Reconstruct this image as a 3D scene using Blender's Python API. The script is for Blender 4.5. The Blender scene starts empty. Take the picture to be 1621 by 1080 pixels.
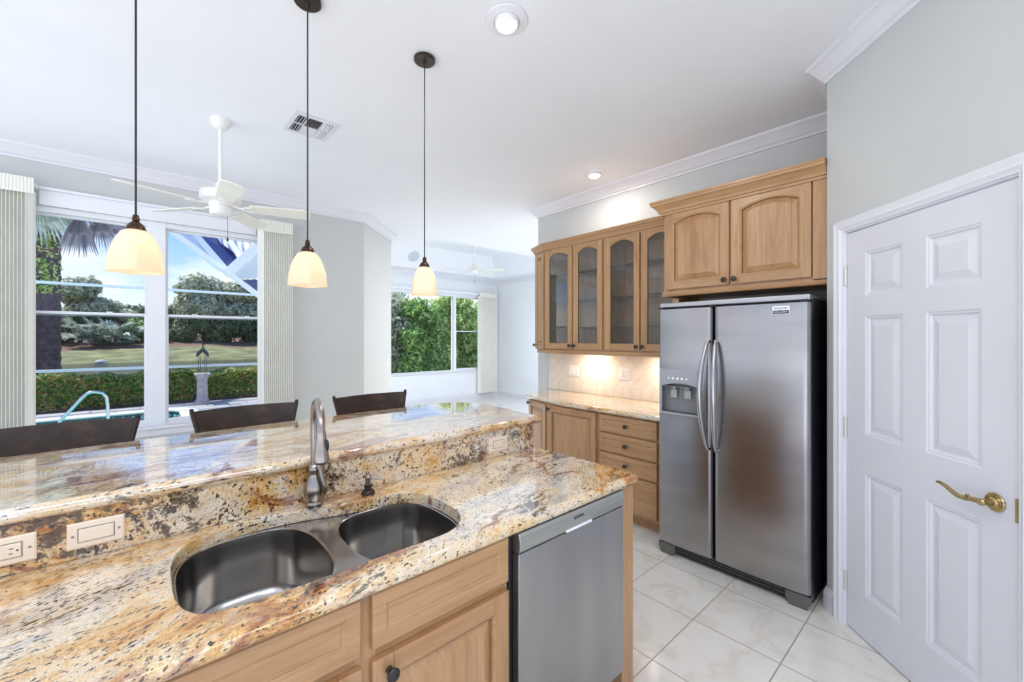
import bpy, math, random
import numpy as np
from mathutils import Vector, Matrix
from mathutils.geometry import tessellate_polygon
random.seed(7); RNG = np.random.default_rng(11)
SC = bpy.context.scene; COL = SC.collection; R = math.radians; PI = math.pi

# ------------------------------------------------------------------ camera
cam = bpy.data.objects.new('camera', bpy.data.cameras.new('camera')); COL.objects.link(cam); SC.camera = cam
cam.location = (0, 0, 1.49); cam.rotation_euler = (R(90), 0, R(48.26-90))
cam.data.sensor_width = 36; cam.data.lens = 660/1621*36
cam.data.shift_y = -4/1621; cam.data.clip_start = 0.02; cam.data.clip_end = 400
# ------------------------------------------------------------------ view
SC.view_settings.view_transform = 'Standard'; SC.view_settings.look = 'None'
SC.view_settings.gamma = 1; SC.view_settings.use_curve_mapping = False
SC.view_settings.exposure = 0.22
try:
    SC.cycles.use_denoising = True; SC.cycles.denoiser = 'OPENIMAGEDENOISE'
    SC.cycles.max_bounces = 10; SC.cycles.diffuse_bounces = 6; SC.cycles.glossy_bounces = 5
    SC.cycles.transparent_max_bounces = 16; SC.cycles.sample_clamp_indirect = 4
    SC.cycles.caustics_reflective = False; SC.cycles.caustics_refractive = False
except Exception: pass
# ------------------------------------------------------------------ node helpers
def N(nt, kind, ins=None, **props):
    n = nt.nodes.new(kind)
    for k, v in props.items(): setattr(n, k, v)
    for k, v in (ins or {}).items():
        s = n.inputs[k]
        if isinstance(v, bpy.types.NodeSocket): nt.links.new(v, s)
        else:
            if isinstance(v, tuple) and len(v) == 3 and s.type == 'RGBA': v = (*v, 1)
            s.default_value = v
    return n
def ramp(nt, fac, stops, interp='LINEAR'):
    n = nt.nodes.new('ShaderNodeValToRGB'); cr = n.color_ramp; cr.interpolation = interp
    while len(cr.elements) < len(stops): cr.elements.new(0.5)
    for e, (p, c) in zip(cr.elements, stops):
        e.position = p; e.color = (*c, 1) if isinstance(c, tuple) else (c, c, c, 1)
    nt.links.new(fac, n.inputs[0]); return n.outputs[0]
def mixc(nt, f, a, b, mode='MIX'):
    n = nt.nodes.new('ShaderNodeMix'); n.data_type = 'RGBA'; n.blend_type = mode
    for i, v in ((0, f), (6, a), (7, b)):
        if isinstance(v, bpy.types.NodeSocket): nt.links.new(v, n.inputs[i])
        else: n.inputs[i].default_value = (*v, 1) if isinstance(v, tuple) else v
    return n.outputs[2]
def mth(nt, op, a, b=0.0, c=None, clamp=False):
    n = nt.nodes.new('ShaderNodeMath'); n.operation = op; n.use_clamp = clamp
    for i, v in enumerate((a, b, c)):
        if v is None: continue
        if isinstance(v, bpy.types.NodeSocket): nt.links.new(v, n.inputs[i])
        else: n.inputs[i].default_value = v
    return n.outputs[0]
# ------------------------------------------------------------------ world and sun
W = bpy.data.worlds.new('world'); SC.world = W; W.use_nodes = True; nt = W.node_tree; nt.nodes.clear()
tc = N(nt, 'ShaderNodeTexCoord'); sx = N(nt, 'ShaderNodeSeparateXYZ', {0: tc.outputs['Generated']})
sky = ramp(nt, sx.outputs['Z'], [(0.0, (.95, .98, 1.02)), (0.06, (.66, .84, 1.06)), (0.18, (.38, .62, 1.02)), (0.5, (.22, .44, .92)), (1.0, (.18, .36, .85))])
mp = N(nt, 'ShaderNodeMapping', {'Vector': tc.outputs['Generated'], 'Scale': (1.3, 1.3, 2.8), 'Location': (.35, .2, .1)})
cl = N(nt, 'ShaderNodeTexNoise', {'Vector': mp.outputs[0], 'Scale': 2.2, 'Detail': 9.0, 'Roughness': .55})
clm = ramp(nt, mth(nt, 'SUBTRACT', cl.outputs['Fac'], mth(nt, 'MULTIPLY', sx.outputs['Z'], .28)), [(.42, 0.0), (.60, 1.0)])
skyc = mixc(nt, clm, sky, (1.15, 1.12, 1.10))
bg = N(nt, 'ShaderNodeBackground', {'Color': skyc, 'Strength': 1.15})
out = N(nt, 'ShaderNodeOutputWorld', {'Surface': bg.outputs[0]})
sun = bpy.data.lights.new('sun', 'SUN'); sun.energy = 8.5; sun.angle = R(1.0); sun.color = (1, .95, .86)
so = bpy.data.objects.new('sun', sun); COL.objects.link(so)
so.rotation_euler = Vector((-.38, .42, .82)).to_track_quat('Z', 'Y').to_euler()
def area(name, loc, size, power, color=(1, .93, .84), rot=(0, 0, 0), shape='DISK', sy=None):
    l = bpy.data.lights.new(name, 'AREA'); l.shape = shape; l.size = size; l.energy = power; l.color = color
    if sy: l.size_y = sy
    o = bpy.data.objects.new(name, l); COL.objects.link(o); o.location = loc; o.rotation_euler = rot; return o
# unseen fill lights, added behind the camera and in the hidden living room part
for i, (x, y) in enumerate(((-.6, -.6), (1.0, -1.2))):
    area('kitchen_fill_light', (x, y, 2.97), 1.2, 20, (1, .90, .78), shape='SQUARE')

for x, y in ((4.4, 4.3), (6.0, 4.3)): area('living_fill_light', (x, y, 2.97), .15, 48, (1, .98, .95))
# ------------------------------------------------------------------ materials
MATS = {}
def mat(name, color=(.8, .8, .8), rough=.5, metal=0.0, spec=.5, **kw):
    m = bpy.data.materials.new(name); m.use_nodes = True; nt = m.node_tree
    b = nt.nodes['Principled BSDF']
    b.inputs['Base Color'].default_value = (*color, 1); b.inputs['Roughness'].default_value = rough
    b.inputs['Metallic'].default_value = metal; b.inputs['Specular IOR Level'].default_value = spec
    for k, v in kw.items():
        k = k.replace('_', ' ')
        b.inputs[k].default_value = (*v, 1) if isinstance(v, tuple) else v
    MATS[name] = m; return m, nt, b
def bump(nt, b, h, strength=.2, dist=.002):
    n = N(nt, 'ShaderNodeBump', {'Height': h, 'Strength': strength, 'Distance': dist}); nt.links.new(n.outputs[0], b.inputs['Normal'])
def vary(name, color, rough, amt=.06, scale=3.0, **kw):
    m, nt, b = mat(name, color, rough, **kw)
    g = N(nt, 'ShaderNodeNewGeometry'); n = N(nt, 'ShaderNodeTexNoise', {'Vector': g.outputs['Position'], 'Scale': scale, 'Detail': 4.0})
    lo = tuple(max(0, c*(1-amt)) for c in color); hi = tuple(min(1, c*(1+amt)) for c in color)
    nt.links.new(ramp(nt, n.outputs['Fac'], [(.3, lo), (.7, hi)]), b.inputs['Base Color'])
    return m, nt, b
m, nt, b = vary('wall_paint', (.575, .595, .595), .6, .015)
m, nt, b = vary('ceiling_paint', (.88, .905, .95), .7, .01)
m, nt, b = vary('trim_paint', (.76, .77, .82), .32, .01)
m, nt, b = vary('door_paint', (.69, .70, .75), .34, .012)
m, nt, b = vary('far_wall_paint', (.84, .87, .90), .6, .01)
m, nt, b = vary('white_plastic', (.85, .84, .80), .3, .01)
m, nt, b = vary('ivory_plate', (.84, .74, .62), .35, .01)
m, nt, b = vary('blind_vinyl', (.86, .86, .80), .5, .02, 8)
m, nt, b = vary('fan_white', (.84, .85, .84), .35, .01)
m, nt, b = vary('fan_blade_cream', (.84, .84, .76), .5, .04, 9)
m, nt, b = vary('aluminium_white', (.82, .85, .90), .35, .01)
m, nt, b = vary('black_plastic', (.012, .012, .014), .4, .1)
m, nt, b = vary('knob_iron', (.022, .017, .015), .35, .2, 60)
m, nt, b = vary('bronze_dark', (.030, .022, .022), .35, .2, 40, Metallic=.6) if False else mat('bronze_dark', (.045, .033, .030), .36, .55)
m, nt, b = mat('bronze_cap', (.06, .032, .022), .28, .8)
m, nt, b = mat('cord_black', (.015, .014, .016), .5)
m, nt, b = mat('brass_antique', (.42, .32, .15), .22, 1.0)
m, nt, b = mat('hinge_metal', (.72, .71, .66), .35, .5)
m, nt, b = mat('chrome', (.86, .87, .88), .22, 1.0)
m, nt, b = mat('screw_metal', (.35, .33, .30), .35, 1.0)
def metal_brushed(name, color, rough, axis, amt=.035, aniso=.0):
    m, nt, b = mat(name, color, rough, 1.0)
    g = N(nt, 'ShaderNodeTexCoord'); sc = [260, 260, 260]; sc[axis] = 3.0
    mp = N(nt, 'ShaderNodeMapping', {'Vector': g.outputs['Object'], 'Scale': tuple(sc)})
    n = N(nt, 'ShaderNodeTexNoise', {'Vector': mp.outputs[0], 'Scale': 1.0, 'Detail': 3.0})
    nt.links.new(ramp(nt, n.outputs['Fac'], [(.2, rough*(1-amt*2)), (.8, rough*(1+amt*2))]), b.inputs['Roughness'])
    s3 = [5.0]*3; s3[axis] = .9; n3 = N(nt, 'ShaderNodeTexNoise', {'Vector': N(nt, 'ShaderNodeMapping', {'Vector': g.outputs['Object'], 'Scale': tuple(s3)}).outputs[0], 'Scale': 1.0, 'Detail': 3.0})
    nt.links.new(ramp(nt, n3.outputs['Fac'], [(.3, tuple(c*.86 for c in color)), (.7, tuple(min(1, c*1.12) for c in color))]), b.inputs['Base Color']); return m
metal_brushed('steel_fridge', (.37, .36, .365), .235, 1)
metal_brushed('steel_dishwasher', (.41, .41, .42), .34, 2)
metal_brushed('steel_dishwasher_band', (.50, .51, .49), .36, 0)
metal_brushed('steel_sink', (.42, .41, .40), .2, 0)
metal_brushed('steel_handle', (.46, .46, .47), .2, 2)
metal_brushed('nickel_brushed', (.38, .33, .30), .24, 2)
m, nt, b = vary('fridge_side_black', (.012, .012, .016), .45, .3, 300)
m, nt, b = mat('fridge_side_grey', (.16, .16, .15), .4, .5)
m, nt, b = mat('dispenser_grey', (.44, .44, .46), .33, .7)
m, nt, b = mat('dispenser_dark', (.24, .24, .25), .3, .1)
m, nt, b = mat('badge_black', (.01, .01, .01), .3)
m, nt, b = mat('badge_silver', (.75, .73, .70), .25, 1.0)
# leather
m, nt, b = mat('leather_brown', (.035, .018, .012), .42)
g = N(nt, 'ShaderNodeTexCoord'); n = N(nt, 'ShaderNodeTexNoise', {'Vector': g.outputs['Object'], 'Scale': 14.0, 'Detail': 8.0, 'Roughness': .7})
nt.links.new(ramp(nt, n.outputs['Fac'], [(.35, (.014, .009, .008)), (.55, (.045, .023, .015)), (.75, (.085, .045, .02))]), b.inputs['Base Color'])
bump(nt, b, n.outputs['Fac'], .25, .003)
# maple
def wood(name, horiz, c0=(.28, .130, .052), c1=(.40, .218, .095), c2=(.49, .290, .138)):
    m, nt, b = mat(name, c1, .36)
    g = N(nt, 'ShaderNodeNewGeometry'); sc = (2.0, 2.0, 15) if horiz else (15, 15, 1.8)
    mp = N(nt, 'ShaderNodeMapping', {'Vector': g.outputs['Position'], 'Scale': sc, 'Rotation': (0, 0, .03)})
    n1 = N(nt, 'ShaderNodeTexNoise', {'Vector': mp.outputs[0], 'Scale': 1.0, 'Detail': 7.0, 'Roughness': .58, 'Distortion': 1.3})
    sc2 = (5, 5, 120) if horiz else (110, 110, 5)
    mp2 = N(nt, 'ShaderNodeMapping', {'Vector': g.outputs['Position'], 'Scale': sc2})
    n2 = N(nt, 'ShaderNodeTexNoise', {'Vector': mp2.outputs[0], 'Scale': 1.0, 'Detail': 3.0})
    col = ramp(nt, n1.outputs['Fac'], [(.25, c0), (.45, c1), (.7, c2)])
    sp = N(nt, 'ShaderNodeSeparateXYZ', {0: g.outputs['Position']}); bc = mth(nt, 'FLOOR', mth(nt, 'MULTIPLY', sp.outputs['Z'], 7.3) if horiz else mth(nt, 'MULTIPLY', mth(nt, 'ADD', sp.outputs['X'], sp.outputs['Y']), 11.7))
    wb = N(nt, 'ShaderNodeTexWhiteNoise', {'Vector': N(nt, 'ShaderNodeCombineXYZ', {0: bc}).outputs[0]}).outputs['Value']
    col = mixc(nt, mth(nt, 'MULTIPLY', wb, .38), col, (.57, .365, .19))
    isl = mixc(nt, mth(nt, 'MULTIPLY', N(nt, 'ShaderNodeNewGeometry').outputs['Random Per Island'], .28), col, (.38, .20, .095))
    w = N(nt, 'ShaderNodeTexWave', {'Vector': mp.outputs[0], 'Scale': .55, 'Distortion': 7.0, 'Detail': 3.0, 'Detail Scale': 1.2}, wave_type='RINGS')
    isl = mixc(nt, ramp(nt, w.outputs['Fac'], [(.0, .22), (.12, .0)]), isl, (.34, .18, .08))
    col = mixc(nt, ramp(nt, n2.outputs['Fac'], [(.3, .32), (.5, .0)]), isl, (.26, .125, .05))
    nt.links.new(col, b.inputs['Base Color']); b.inputs['Coat Weight'].default_value = .25; b.inputs['Coat Roughness'].default_value = .2
    return m
wood('maple_vertical', False); wood('maple_horizontal', True)
wood('cabinet_interior', False, (.40, .23, .12), (.50, .31, .17), (.56, .37, .22))
# granite
def granite(name, ang=22, dark=.0, gold=.0, stretch=.42, shift=(0, 0, 0), spec_scale=150, white=.0, coat=1.5):
    m, nt, b = mat(name, (.7, .6, .45), .07); b.inputs['Coat Weight'].default_value = 1.0; b.inputs['Coat IOR'].default_value = coat; b.inputs['Coat Roughness'].default_value = .025
    g = N(nt, 'ShaderNodeNewGeometry')
    wn = N(nt, 'ShaderNodeTexNoise', {'Vector': g.outputs['Position'], 'Scale': 2.2, 'Detail': 2.0})
    wv = N(nt, 'ShaderNodeVectorMath', {0: wn.outputs['Color'], 1: (.5, .5, .5)}, operation='SUBTRACT')
    wv = N(nt, 'ShaderNodeVectorMath', {0: wv.outputs[0], 'Scale': .20}, operation='SCALE')
    p = N(nt, 'ShaderNodeVectorMath', {0: g.outputs['Position'], 1: wv.outputs[0]}, operation='ADD')
    mp = N(nt, 'ShaderNodeMapping', {'Vector': p.outputs[0], 'Rotation': (0, 0, R(-ang)), 'Location': shift})
    st = N(nt, 'ShaderNodeVectorMath', {0: mp.outputs[0], 1: (stretch, 1, 1)}, operation='MULTIPLY').outputs[0]
    def noise(v, s, d=6.0, r=.6, dist=0.0): return N(nt, 'ShaderNodeTexNoise', {'Vector': v, 'Scale': s, 'Detail': d, 'Roughness': r, 'Distortion': dist}).outputs['Fac']
    big = noise(st, 2.3, 3.0, .5); mid = noise(st, 13.0, 10.0, .72, .25); fine = noise(st, 60.0, 6.0, .7)
    t = mth(nt, 'ADD', mth(nt, 'MULTIPLY', big, .55), mth(nt, 'MULTIPLY', mid, .45))
    t = mth(nt, 'ADD', t, mth(nt, 'MULTIPLY', mth(nt, 'SUBTRACT', fine, .5), .22)); t = mth(nt, 'ADD', t, gold)
    col = ramp(nt, t, [(.37, (.52, .49, .46)), (.43, (.72, .62, .48)), (.485, (.72, .55, .33)), (.53, (.66, .39, .13)), (.575, (.42, .18, .04)), (.64, (.15, .055, .025))])
    # pale quartz clouds
    q = noise(N(nt, 'ShaderNodeVectorMath', {0: st, 1: (4.1, 7.7, 2)}, operation='ADD').outputs[0], 9.0, 9.0, .72, .3)
    col = mixc(nt, mth(nt, 'MULTIPLY', ramp(nt, q, [(.52-white, 0.0), (.62-white, 1.0)]), .8), col, (.78, .73, .64))
    # rust and burgundy veins
    v = noise(N(nt, 'ShaderNodeVectorMath', {0: st, 1: (9.1, 1.7, 5)}, operation='ADD').outputs[0], 2.6, 5.0, .55)
    vm = ramp(nt, mth(nt, 'ABSOLUTE', mth(nt, 'SUBTRACT', v, .5)), [(.004, 1.0), (.022, 0.0)])
    vm2 = ramp(nt, noise(mp.outputs[0], 3.1, 2.0), [(.42, 0.0), (.56, 1.0)])
    col = mixc(nt, mth(nt, 'MULTIPLY', mth(nt, 'MULTIPLY', vm, vm2), .85), col, (.26, .085, .04))
    # grey-black clusters
    cl = noise(N(nt, 'ShaderNodeVectorMath', {0: st, 1: (2.3, 3.9, 8)}, operation='ADD').outputs[0], 42.0, 10.0, .78, .5)
    cm = noise(mp.outputs[0], 4.2, 3.0)
    k = mth(nt, 'ADD', cl, mth(nt, 'MULTIPLY', mth(nt, 'SUBTRACT', cm, .5), .55))
    col = mixc(nt, ramp(nt, k, [(.585-dark, 0.0), (.64-dark, .88)]), col, (.05, .035, .032))
    # small mineral flecks
    s2 = N(nt, 'ShaderNodeVectorMath', {0: mp.outputs[0], 1: (stretch*1.15, 1, 1)}, operation='MULTIPLY').outputs[0]
    f = noise(s2, float(spec_scale), 2.0, .5); fm = noise(mp.outputs[0], 8.0, 3.0)
    f = mth(nt, 'ADD', f, mth(nt, 'MULTIPLY', mth(nt, 'SUBTRACT', fm, .5), .35))
    col = mixc(nt, ramp(nt, f, [(.62-dark*.5, 0.0), (.65-dark*.5, .92)]), col, (.022, .014, .014))
    f2 = noise(s2, spec_scale*.55, 3.0, .6)
    col = mixc(nt, ramp(nt, f2, [(.62, 0.0), (.68, .6)]), col, (.40, .20, .07))
    gr_ = noise(mp.outputs[0], 260.0, 3.0, .6); col = mixc(nt, 1.0, col, ramp(nt, gr_, [(.35, (.78, .76, .74)), (.62, (1.15, 1.15, 1.15))]), 'MULTIPLY')
    nt.links.new(col, b.inputs['Base Color']); return m
granite('granite_counter', dark=.02, gold=-.010, white=.01); granite('granite_bar', ang=8, shift=(3, 1, 0), white=.03, gold=-.012, coat=2.3)
granite('granite_splash', ang=0, dark=.032, stretch=.85, shift=(.7, .2, 0), spec_scale=105, gold=-.022, white=.02)
granite('granite_wall_counter', ang=80, shift=(6, 2, 0), white=.06, gold=-.02)
# floor tile
def tile_floor():
    m, nt, b = mat('floor_tile', (.8, .8, .78), .12)
    g = N(nt, 'ShaderNodeNewGeometry'); s = N(nt, 'ShaderNodeSeparateXYZ', {0: g.outputs['Position']})
    def edge(c, off, pitch, half):
        a = mth(nt, 'FRACT', mth(nt, 'DIVIDE', mth(nt, 'ADD', c, -off+pitch*40), pitch))
        d = mth(nt, 'MULTIPLY', mth(nt, 'MINIMUM', a, mth(nt, 'SUBTRACT', 1.0, a)), pitch)
        return mth(nt, 'LESS_THAN', d, half)
    gr = mth(nt, 'MAXIMUM', edge(s.outputs['X'], 2.604, .4155, .0028), edge(s.outputs['Y'], 1.010, .404, .0028))
    ix = mth(nt, 'FLOOR', mth(nt, 'DIVIDE', mth(nt, 'ADD', s.outputs['X'], -2.604+.4155*40), .4155)); iy = mth(nt, 'FLOOR', mth(nt, 'DIVIDE', mth(nt, 'ADD', s.outputs['Y'], -1.010+.404*40), .404))
    cb = N(nt, 'ShaderNodeCombineXYZ', {0: ix, 1: iy}); wn = N(nt, 'ShaderNodeTexWhiteNoise', {'Vector': cb.outputs[0]})
    pv = N(nt, 'ShaderNodeVectorMath', {0: g.outputs['Position'], 1: N(nt, 'ShaderNodeVectorMath', {0: wn.outputs['Color'], 'Scale': 6.0}, operation='SCALE').outputs[0]}, operation='ADD')
    n = N(nt, 'ShaderNodeTexNoise', {'Vector': pv.outputs[0], 'Scale': 3.2, 'Detail': 7.0, 'Distortion': 1.6})
    col = ramp(nt, n.outputs['Fac'], [(.3, (.80, .79, .76)), (.5, (.77, .76, .72)), (.58, (.71, .68, .62)), (.66, (.77, .76, .73))])
    col = mixc(nt, mth(nt, 'MULTIPLY', wn.outputs['Value'], .12), col, (.62, .60, .56))
    col = mixc(nt, gr, col, (.36, .31, .25)); nt.links.new(col, b.inputs['Base Color'])
    nt.links.new(mth(nt, 'ADD', mth(nt, 'MULTIPLY', gr, .5), .13), b.inputs['Roughness'])
    n2 = N(nt, 'ShaderNodeTexNoise', {'Vector': g.outputs['Position'], 'Scale': 22.0, 'Detail': 2.0})
    bump(nt, b, mth(nt, 'SUBTRACT', mth(nt, 'MULTIPLY', n2.outputs['Fac'], .25), gr), .25, .002)
tile_floor()
# wall tile, base row square then diagonal tiles
def splash_tile():
    m, nt, b = mat('backsplash_tile', (.8, .74, .66), .35)
    g = N(nt, 'ShaderNodeNewGeometry'); s = N(nt, 'ShaderNodeSeparateXYZ', {0: g.outputs['Position']})
    Y, Z = s.outputs['Y'], s.outputs['Z']
    def fr(c, pitch): return mth(nt, 'FRACT', mth(nt, 'DIVIDE', mth(nt, 'ADD', c, pitch*60), pitch))
    def ed(a, pitch, half=.0016): return mth(nt, 'LESS_THAN', mth(nt, 'MULTIPLY', mth(nt, 'MINIMUM', a, mth(nt, 'SUBTRACT', 1.0, a)), pitch), half)
    low = mth(nt, 'LESS_THAN', Z, 1.017)
    sq = mth(nt, 'MAXIMUM', ed(fr(mth(nt, 'ADD', Y, -.053), .102), .102), ed(fr(mth(nt, 'ADD', Z, -.915), .102), .102))
    u = mth(nt, 'MULTIPLY', mth(nt, 'ADD', mth(nt, 'ADD', Y, -2.082), mth(nt, 'ADD', Z, -1.018)), .7071)
    v = mth(nt, 'MULTIPLY', mth(nt, 'SUBTRACT', mth(nt, 'ADD', Y, -2.082), mth(nt, 'ADD', Z, -1.018)), .7071)
    iu = mth(nt, 'FLOOR', mth(nt, 'DIVIDE', mth(nt, 'ADD', u, 6), .1)); iv = mth(nt, 'FLOOR', mth(nt, 'DIVIDE', mth(nt, 'ADD', v, 6), .1))
    cbn = N(nt, 'ShaderNodeTexWhiteNoise', {'Vector': N(nt, 'ShaderNodeCombineXYZ', {0: iu, 1: iv}).outputs[0]})
    dg = mth(nt, 'MAXIMUM', ed(fr(u, .1), .1, .0013), mth(nt, 'MULTIPLY', ed(fr(v, .1), .1, .0013), mth(nt, 'GREATER_THAN', cbn.outputs['Value'], .35)))
    gr = N(nt, 'ShaderNodeMix', {0: low, 2: dg, 3: sq}).outputs[0]
    n = N(nt, 'ShaderNodeTexNoise', {'Vector': g.outputs['Position'], 'Scale': 9.0, 'Detail': 6.0})
    col = ramp(nt, n.outputs['Fac'], [(.3, (.78, .69, .59)), (.7, (.86, .79, .70))])
    col = mixc(nt, mth(nt, 'MULTIPLY', cbn.outputs['Value'], .25), col, (.62, .54, .46)); col = mixc(nt, gr, col, (.50, .42, .34))
    nt.links.new(col, b.inputs['Base Color']); bump(nt, b, mth(nt, 'SUBTRACT', 1.0, gr), .5, .0015)
splash_tile()
# glass: real panes, partly mirror at grazing
def glass(name, tint, ior=1.45, rough=0.0, base=0.0):
    m = bpy.data.materials.new(name); m.use_nodes = True; nt = m.node_tree; nt.nodes.clear(); MATS[name] = m
    f = N(nt, 'ShaderNodeFresnel', {'IOR': ior}); t = N(nt, 'ShaderNodeBsdfTransparent', {'Color': tint}); gl = N(nt, 'ShaderNodeBsdfGlossy', {'Roughness': rough, 'Color': (1, 1, 1)})
    fac = mth(nt, 'ADD', f.outputs[0], base, clamp=True)
    mx = N(nt, 'ShaderNodeMixShader', {0: fac, 1: t.outputs[0], 2: gl.outputs[0]}); N(nt, 'ShaderNodeOutputMaterial', {'Surface': mx.outputs[0]})
glass('window_glass', (.90, .92, .94), 1.14); glass('window_glass_screened', (.74, .76, .78), 1.14); glass('cabinet_glass', (.95, .96, .95), 1.42, 0, .0); glass('shelf_glass', (.72, .86, .80), 1.45)
# lamp shade
m, nt, b = mat('shade_glass', (.93, .82, .68), .12)
b.inputs['Coat Weight'].default_value = .5
tr = N(nt, 'ShaderNodeBsdfTranslucent', {'Color': (1, .80, .64)}); mx = N(nt, 'ShaderNodeMixShader', {0: .55, 1: b.outputs[0], 2: tr.outputs[0]})
b.inputs['Emission Color'].default_value = (1, .76, .58, 1); b.inputs['Emission Strength'].default_value = .17
nt.links.new(mx.outputs[0], nt.nodes['Material Output'].inputs[0])
def emit(name, color, s):
    m = bpy.data.materials.new(name); m.use_nodes = True; nt = m.node_tree; nt.nodes.clear(); MATS[name] = m
    N(nt, 'ShaderNodeOutputMaterial', {'Surface': N(nt, 'ShaderNodeEmission', {'Color': color, 'Strength': s}).outputs[0]})
emit('bulb_glow', (1, .9, .75), 6.0); emit('led_white', (1, 1, 1), 1.4); emit('lamp_face', (1, .97, .9), 9.0)
# outdoors
def leafmat(name, cols, rough=.5, transl=.38):
    m, nt, b = mat(name, cols[1], rough)
    g = N(nt, 'ShaderNodeNewGeometry'); k = len(cols)-1
    c = ramp(nt, g.outputs['Random Per Island'], [(i/k, c) for i, c in enumerate(cols)])
    nt.links.new(c, b.inputs['Base Color'])
    t = N(nt, 'ShaderNodeBsdfTranslucent', {'Color': c}); mx = N(nt, 'ShaderNodeMixShader', {0: transl, 1: b.outputs[0], 2: t.outputs[0]})
    nt.links.new(mx.outputs[0], nt.nodes['Material Output'].inputs[0])
leafmat('leaf_green', [(.07, .18, .04), (.16, .34, .07), (.33, .54, .13), (.48, .64, .24)])
leafmat('leaf_olive', [(.22, .26, .16), (.38, .42, .29), (.54, .57, .42), (.68, .68, .54)])
leafmat('leaf_dark', [(.07, .12, .06), (.14, .21, .10), (.24, .33, .16), (.36, .42, .26)])
leafmat('leaf_hedge', [(.06, .14, .03), (.14, .28, .06), (.26, .42, .10), (.45, .50, .12), (.62, .22, .12)])
leafmat('leaf_lime', [(.20, .34, .07), (.38, .54, .12), (.60, .74, .26), (.80, .86, .50)])
leafmat('frond_green', [(.24, .32, .25), (.42, .50, .42), (.66, .70, .66)])
leafmat('frond_dead', [(.20, .17, .20), (.34, .30, .34), (.48, .44, .47)])
vary('bark', (.115, .085, .10), .9, .45, 12); vary('grass_ground', (.21, .22, .10), .95, .5, .5); m_, nt_, b_n = MATS['grass_ground'], MATS['grass_ground'].node_tree, MATS['grass_ground'].node_tree.nodes['Principled BSDF']
lk = b_n.inputs['Base Color'].links[0].from_socket; g_n = N(nt_, 'ShaderNodeNewGeometry'); s_n = N(nt_, 'ShaderNodeSeparateXYZ', {0: g_n.outputs['Position']}); n_n = N(nt_, 'ShaderNodeTexNoise', {'Vector': g_n.outputs['Position'], 'Scale': .35, 'Detail': 6.0})
nt_.links.new(mixc(nt_, ramp(nt_, mth(nt_, 'ADD', mth(nt_, 'MULTIPLY', s_n.outputs['Y'], .05), mth(nt_, 'MULTIPLY', n_n.outputs['Fac'], 1.1)), [(0, 0.0), (1, 0.0)]) if False else mth(nt_, 'MULTIPLY_ADD', mth(nt_, 'ADD', s_n.outputs['Y'], mth(nt_, 'MULTIPLY', n_n.outputs['Fac'], 14.0)), .4, -30.4, clamp=True), lk, (.20, .115, .08)), b_n.inputs['Base Color'])
vary('mulch', (.13, .075, .06), .95, .4, 6)
vary('pool_coping', (.80, .82, .82), .5, .03); vary('stone_pedestal', (.55, .50, .52), .8, .2, 9); vary('bronze_bird', (.05, .045, .06), .35, .3, 14)
vary('roof_pale', (.60, .66, .72), .6, .05); vary('roof_navy', (.06, .08, .22), .3, .25, 2); vary('rock', (.75, .70, .66), .9, .2, 3)
m, nt, b = mat('lake_water', (.035, .035, .022), .08); bump(nt, b, N(nt, 'ShaderNodeTexNoise', {'Vector': N(nt, 'ShaderNodeMapping', {'Vector': N(nt, 'ShaderNodeNewGeometry').outputs['Position'], 'Scale': (.5, 2, 1)}).outputs[0], 'Scale': 1.6, 'Detail': 4.0}).outputs['Fac'], .5, .25)
m, nt, b = mat('pool_water', (.10, .42, .36), .04); bump(nt, b, N(nt, 'ShaderNodeTexNoise', {'Vector': N(nt, 'ShaderNodeNewGeometry').outputs['Position'], 'Scale': 5.0, 'Detail': 2.0}).outputs['Fac'], .15, .03)
m, nt, b = mat('deck_pavers', (.6, .6, .62), .8)
g = N(nt, 'ShaderNodeNewGeometry'); br = N(nt, 'ShaderNodeTexBrick', {'Vector': g.outputs['Position'], 'Color1': (.44, .43, .43), 'Color2': (.38, .37, .385), 'Mortar': (.25, .25, .28), 'Scale': 1.0, 'Mortar Size': .02, 'Brick Width': .8, 'Row Height': .6}); nt.links.new(br.outputs[0], b.inputs['Base Color'])
m, nt, b = mat('roof_ribbed', (.62, .66, .86), .4)
g = N(nt, 'ShaderNodeTexCoord'); w = N(nt, 'ShaderNodeTexWave', {'Vector': g.outputs['Object'], 'Scale': 3.2}); nt.links.new(ramp(nt, w.outputs['Fac'], [(.2, (.20, .23, .42)), (.6, (.75, .78, .95))]), b.inputs['Base Color'])

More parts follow.
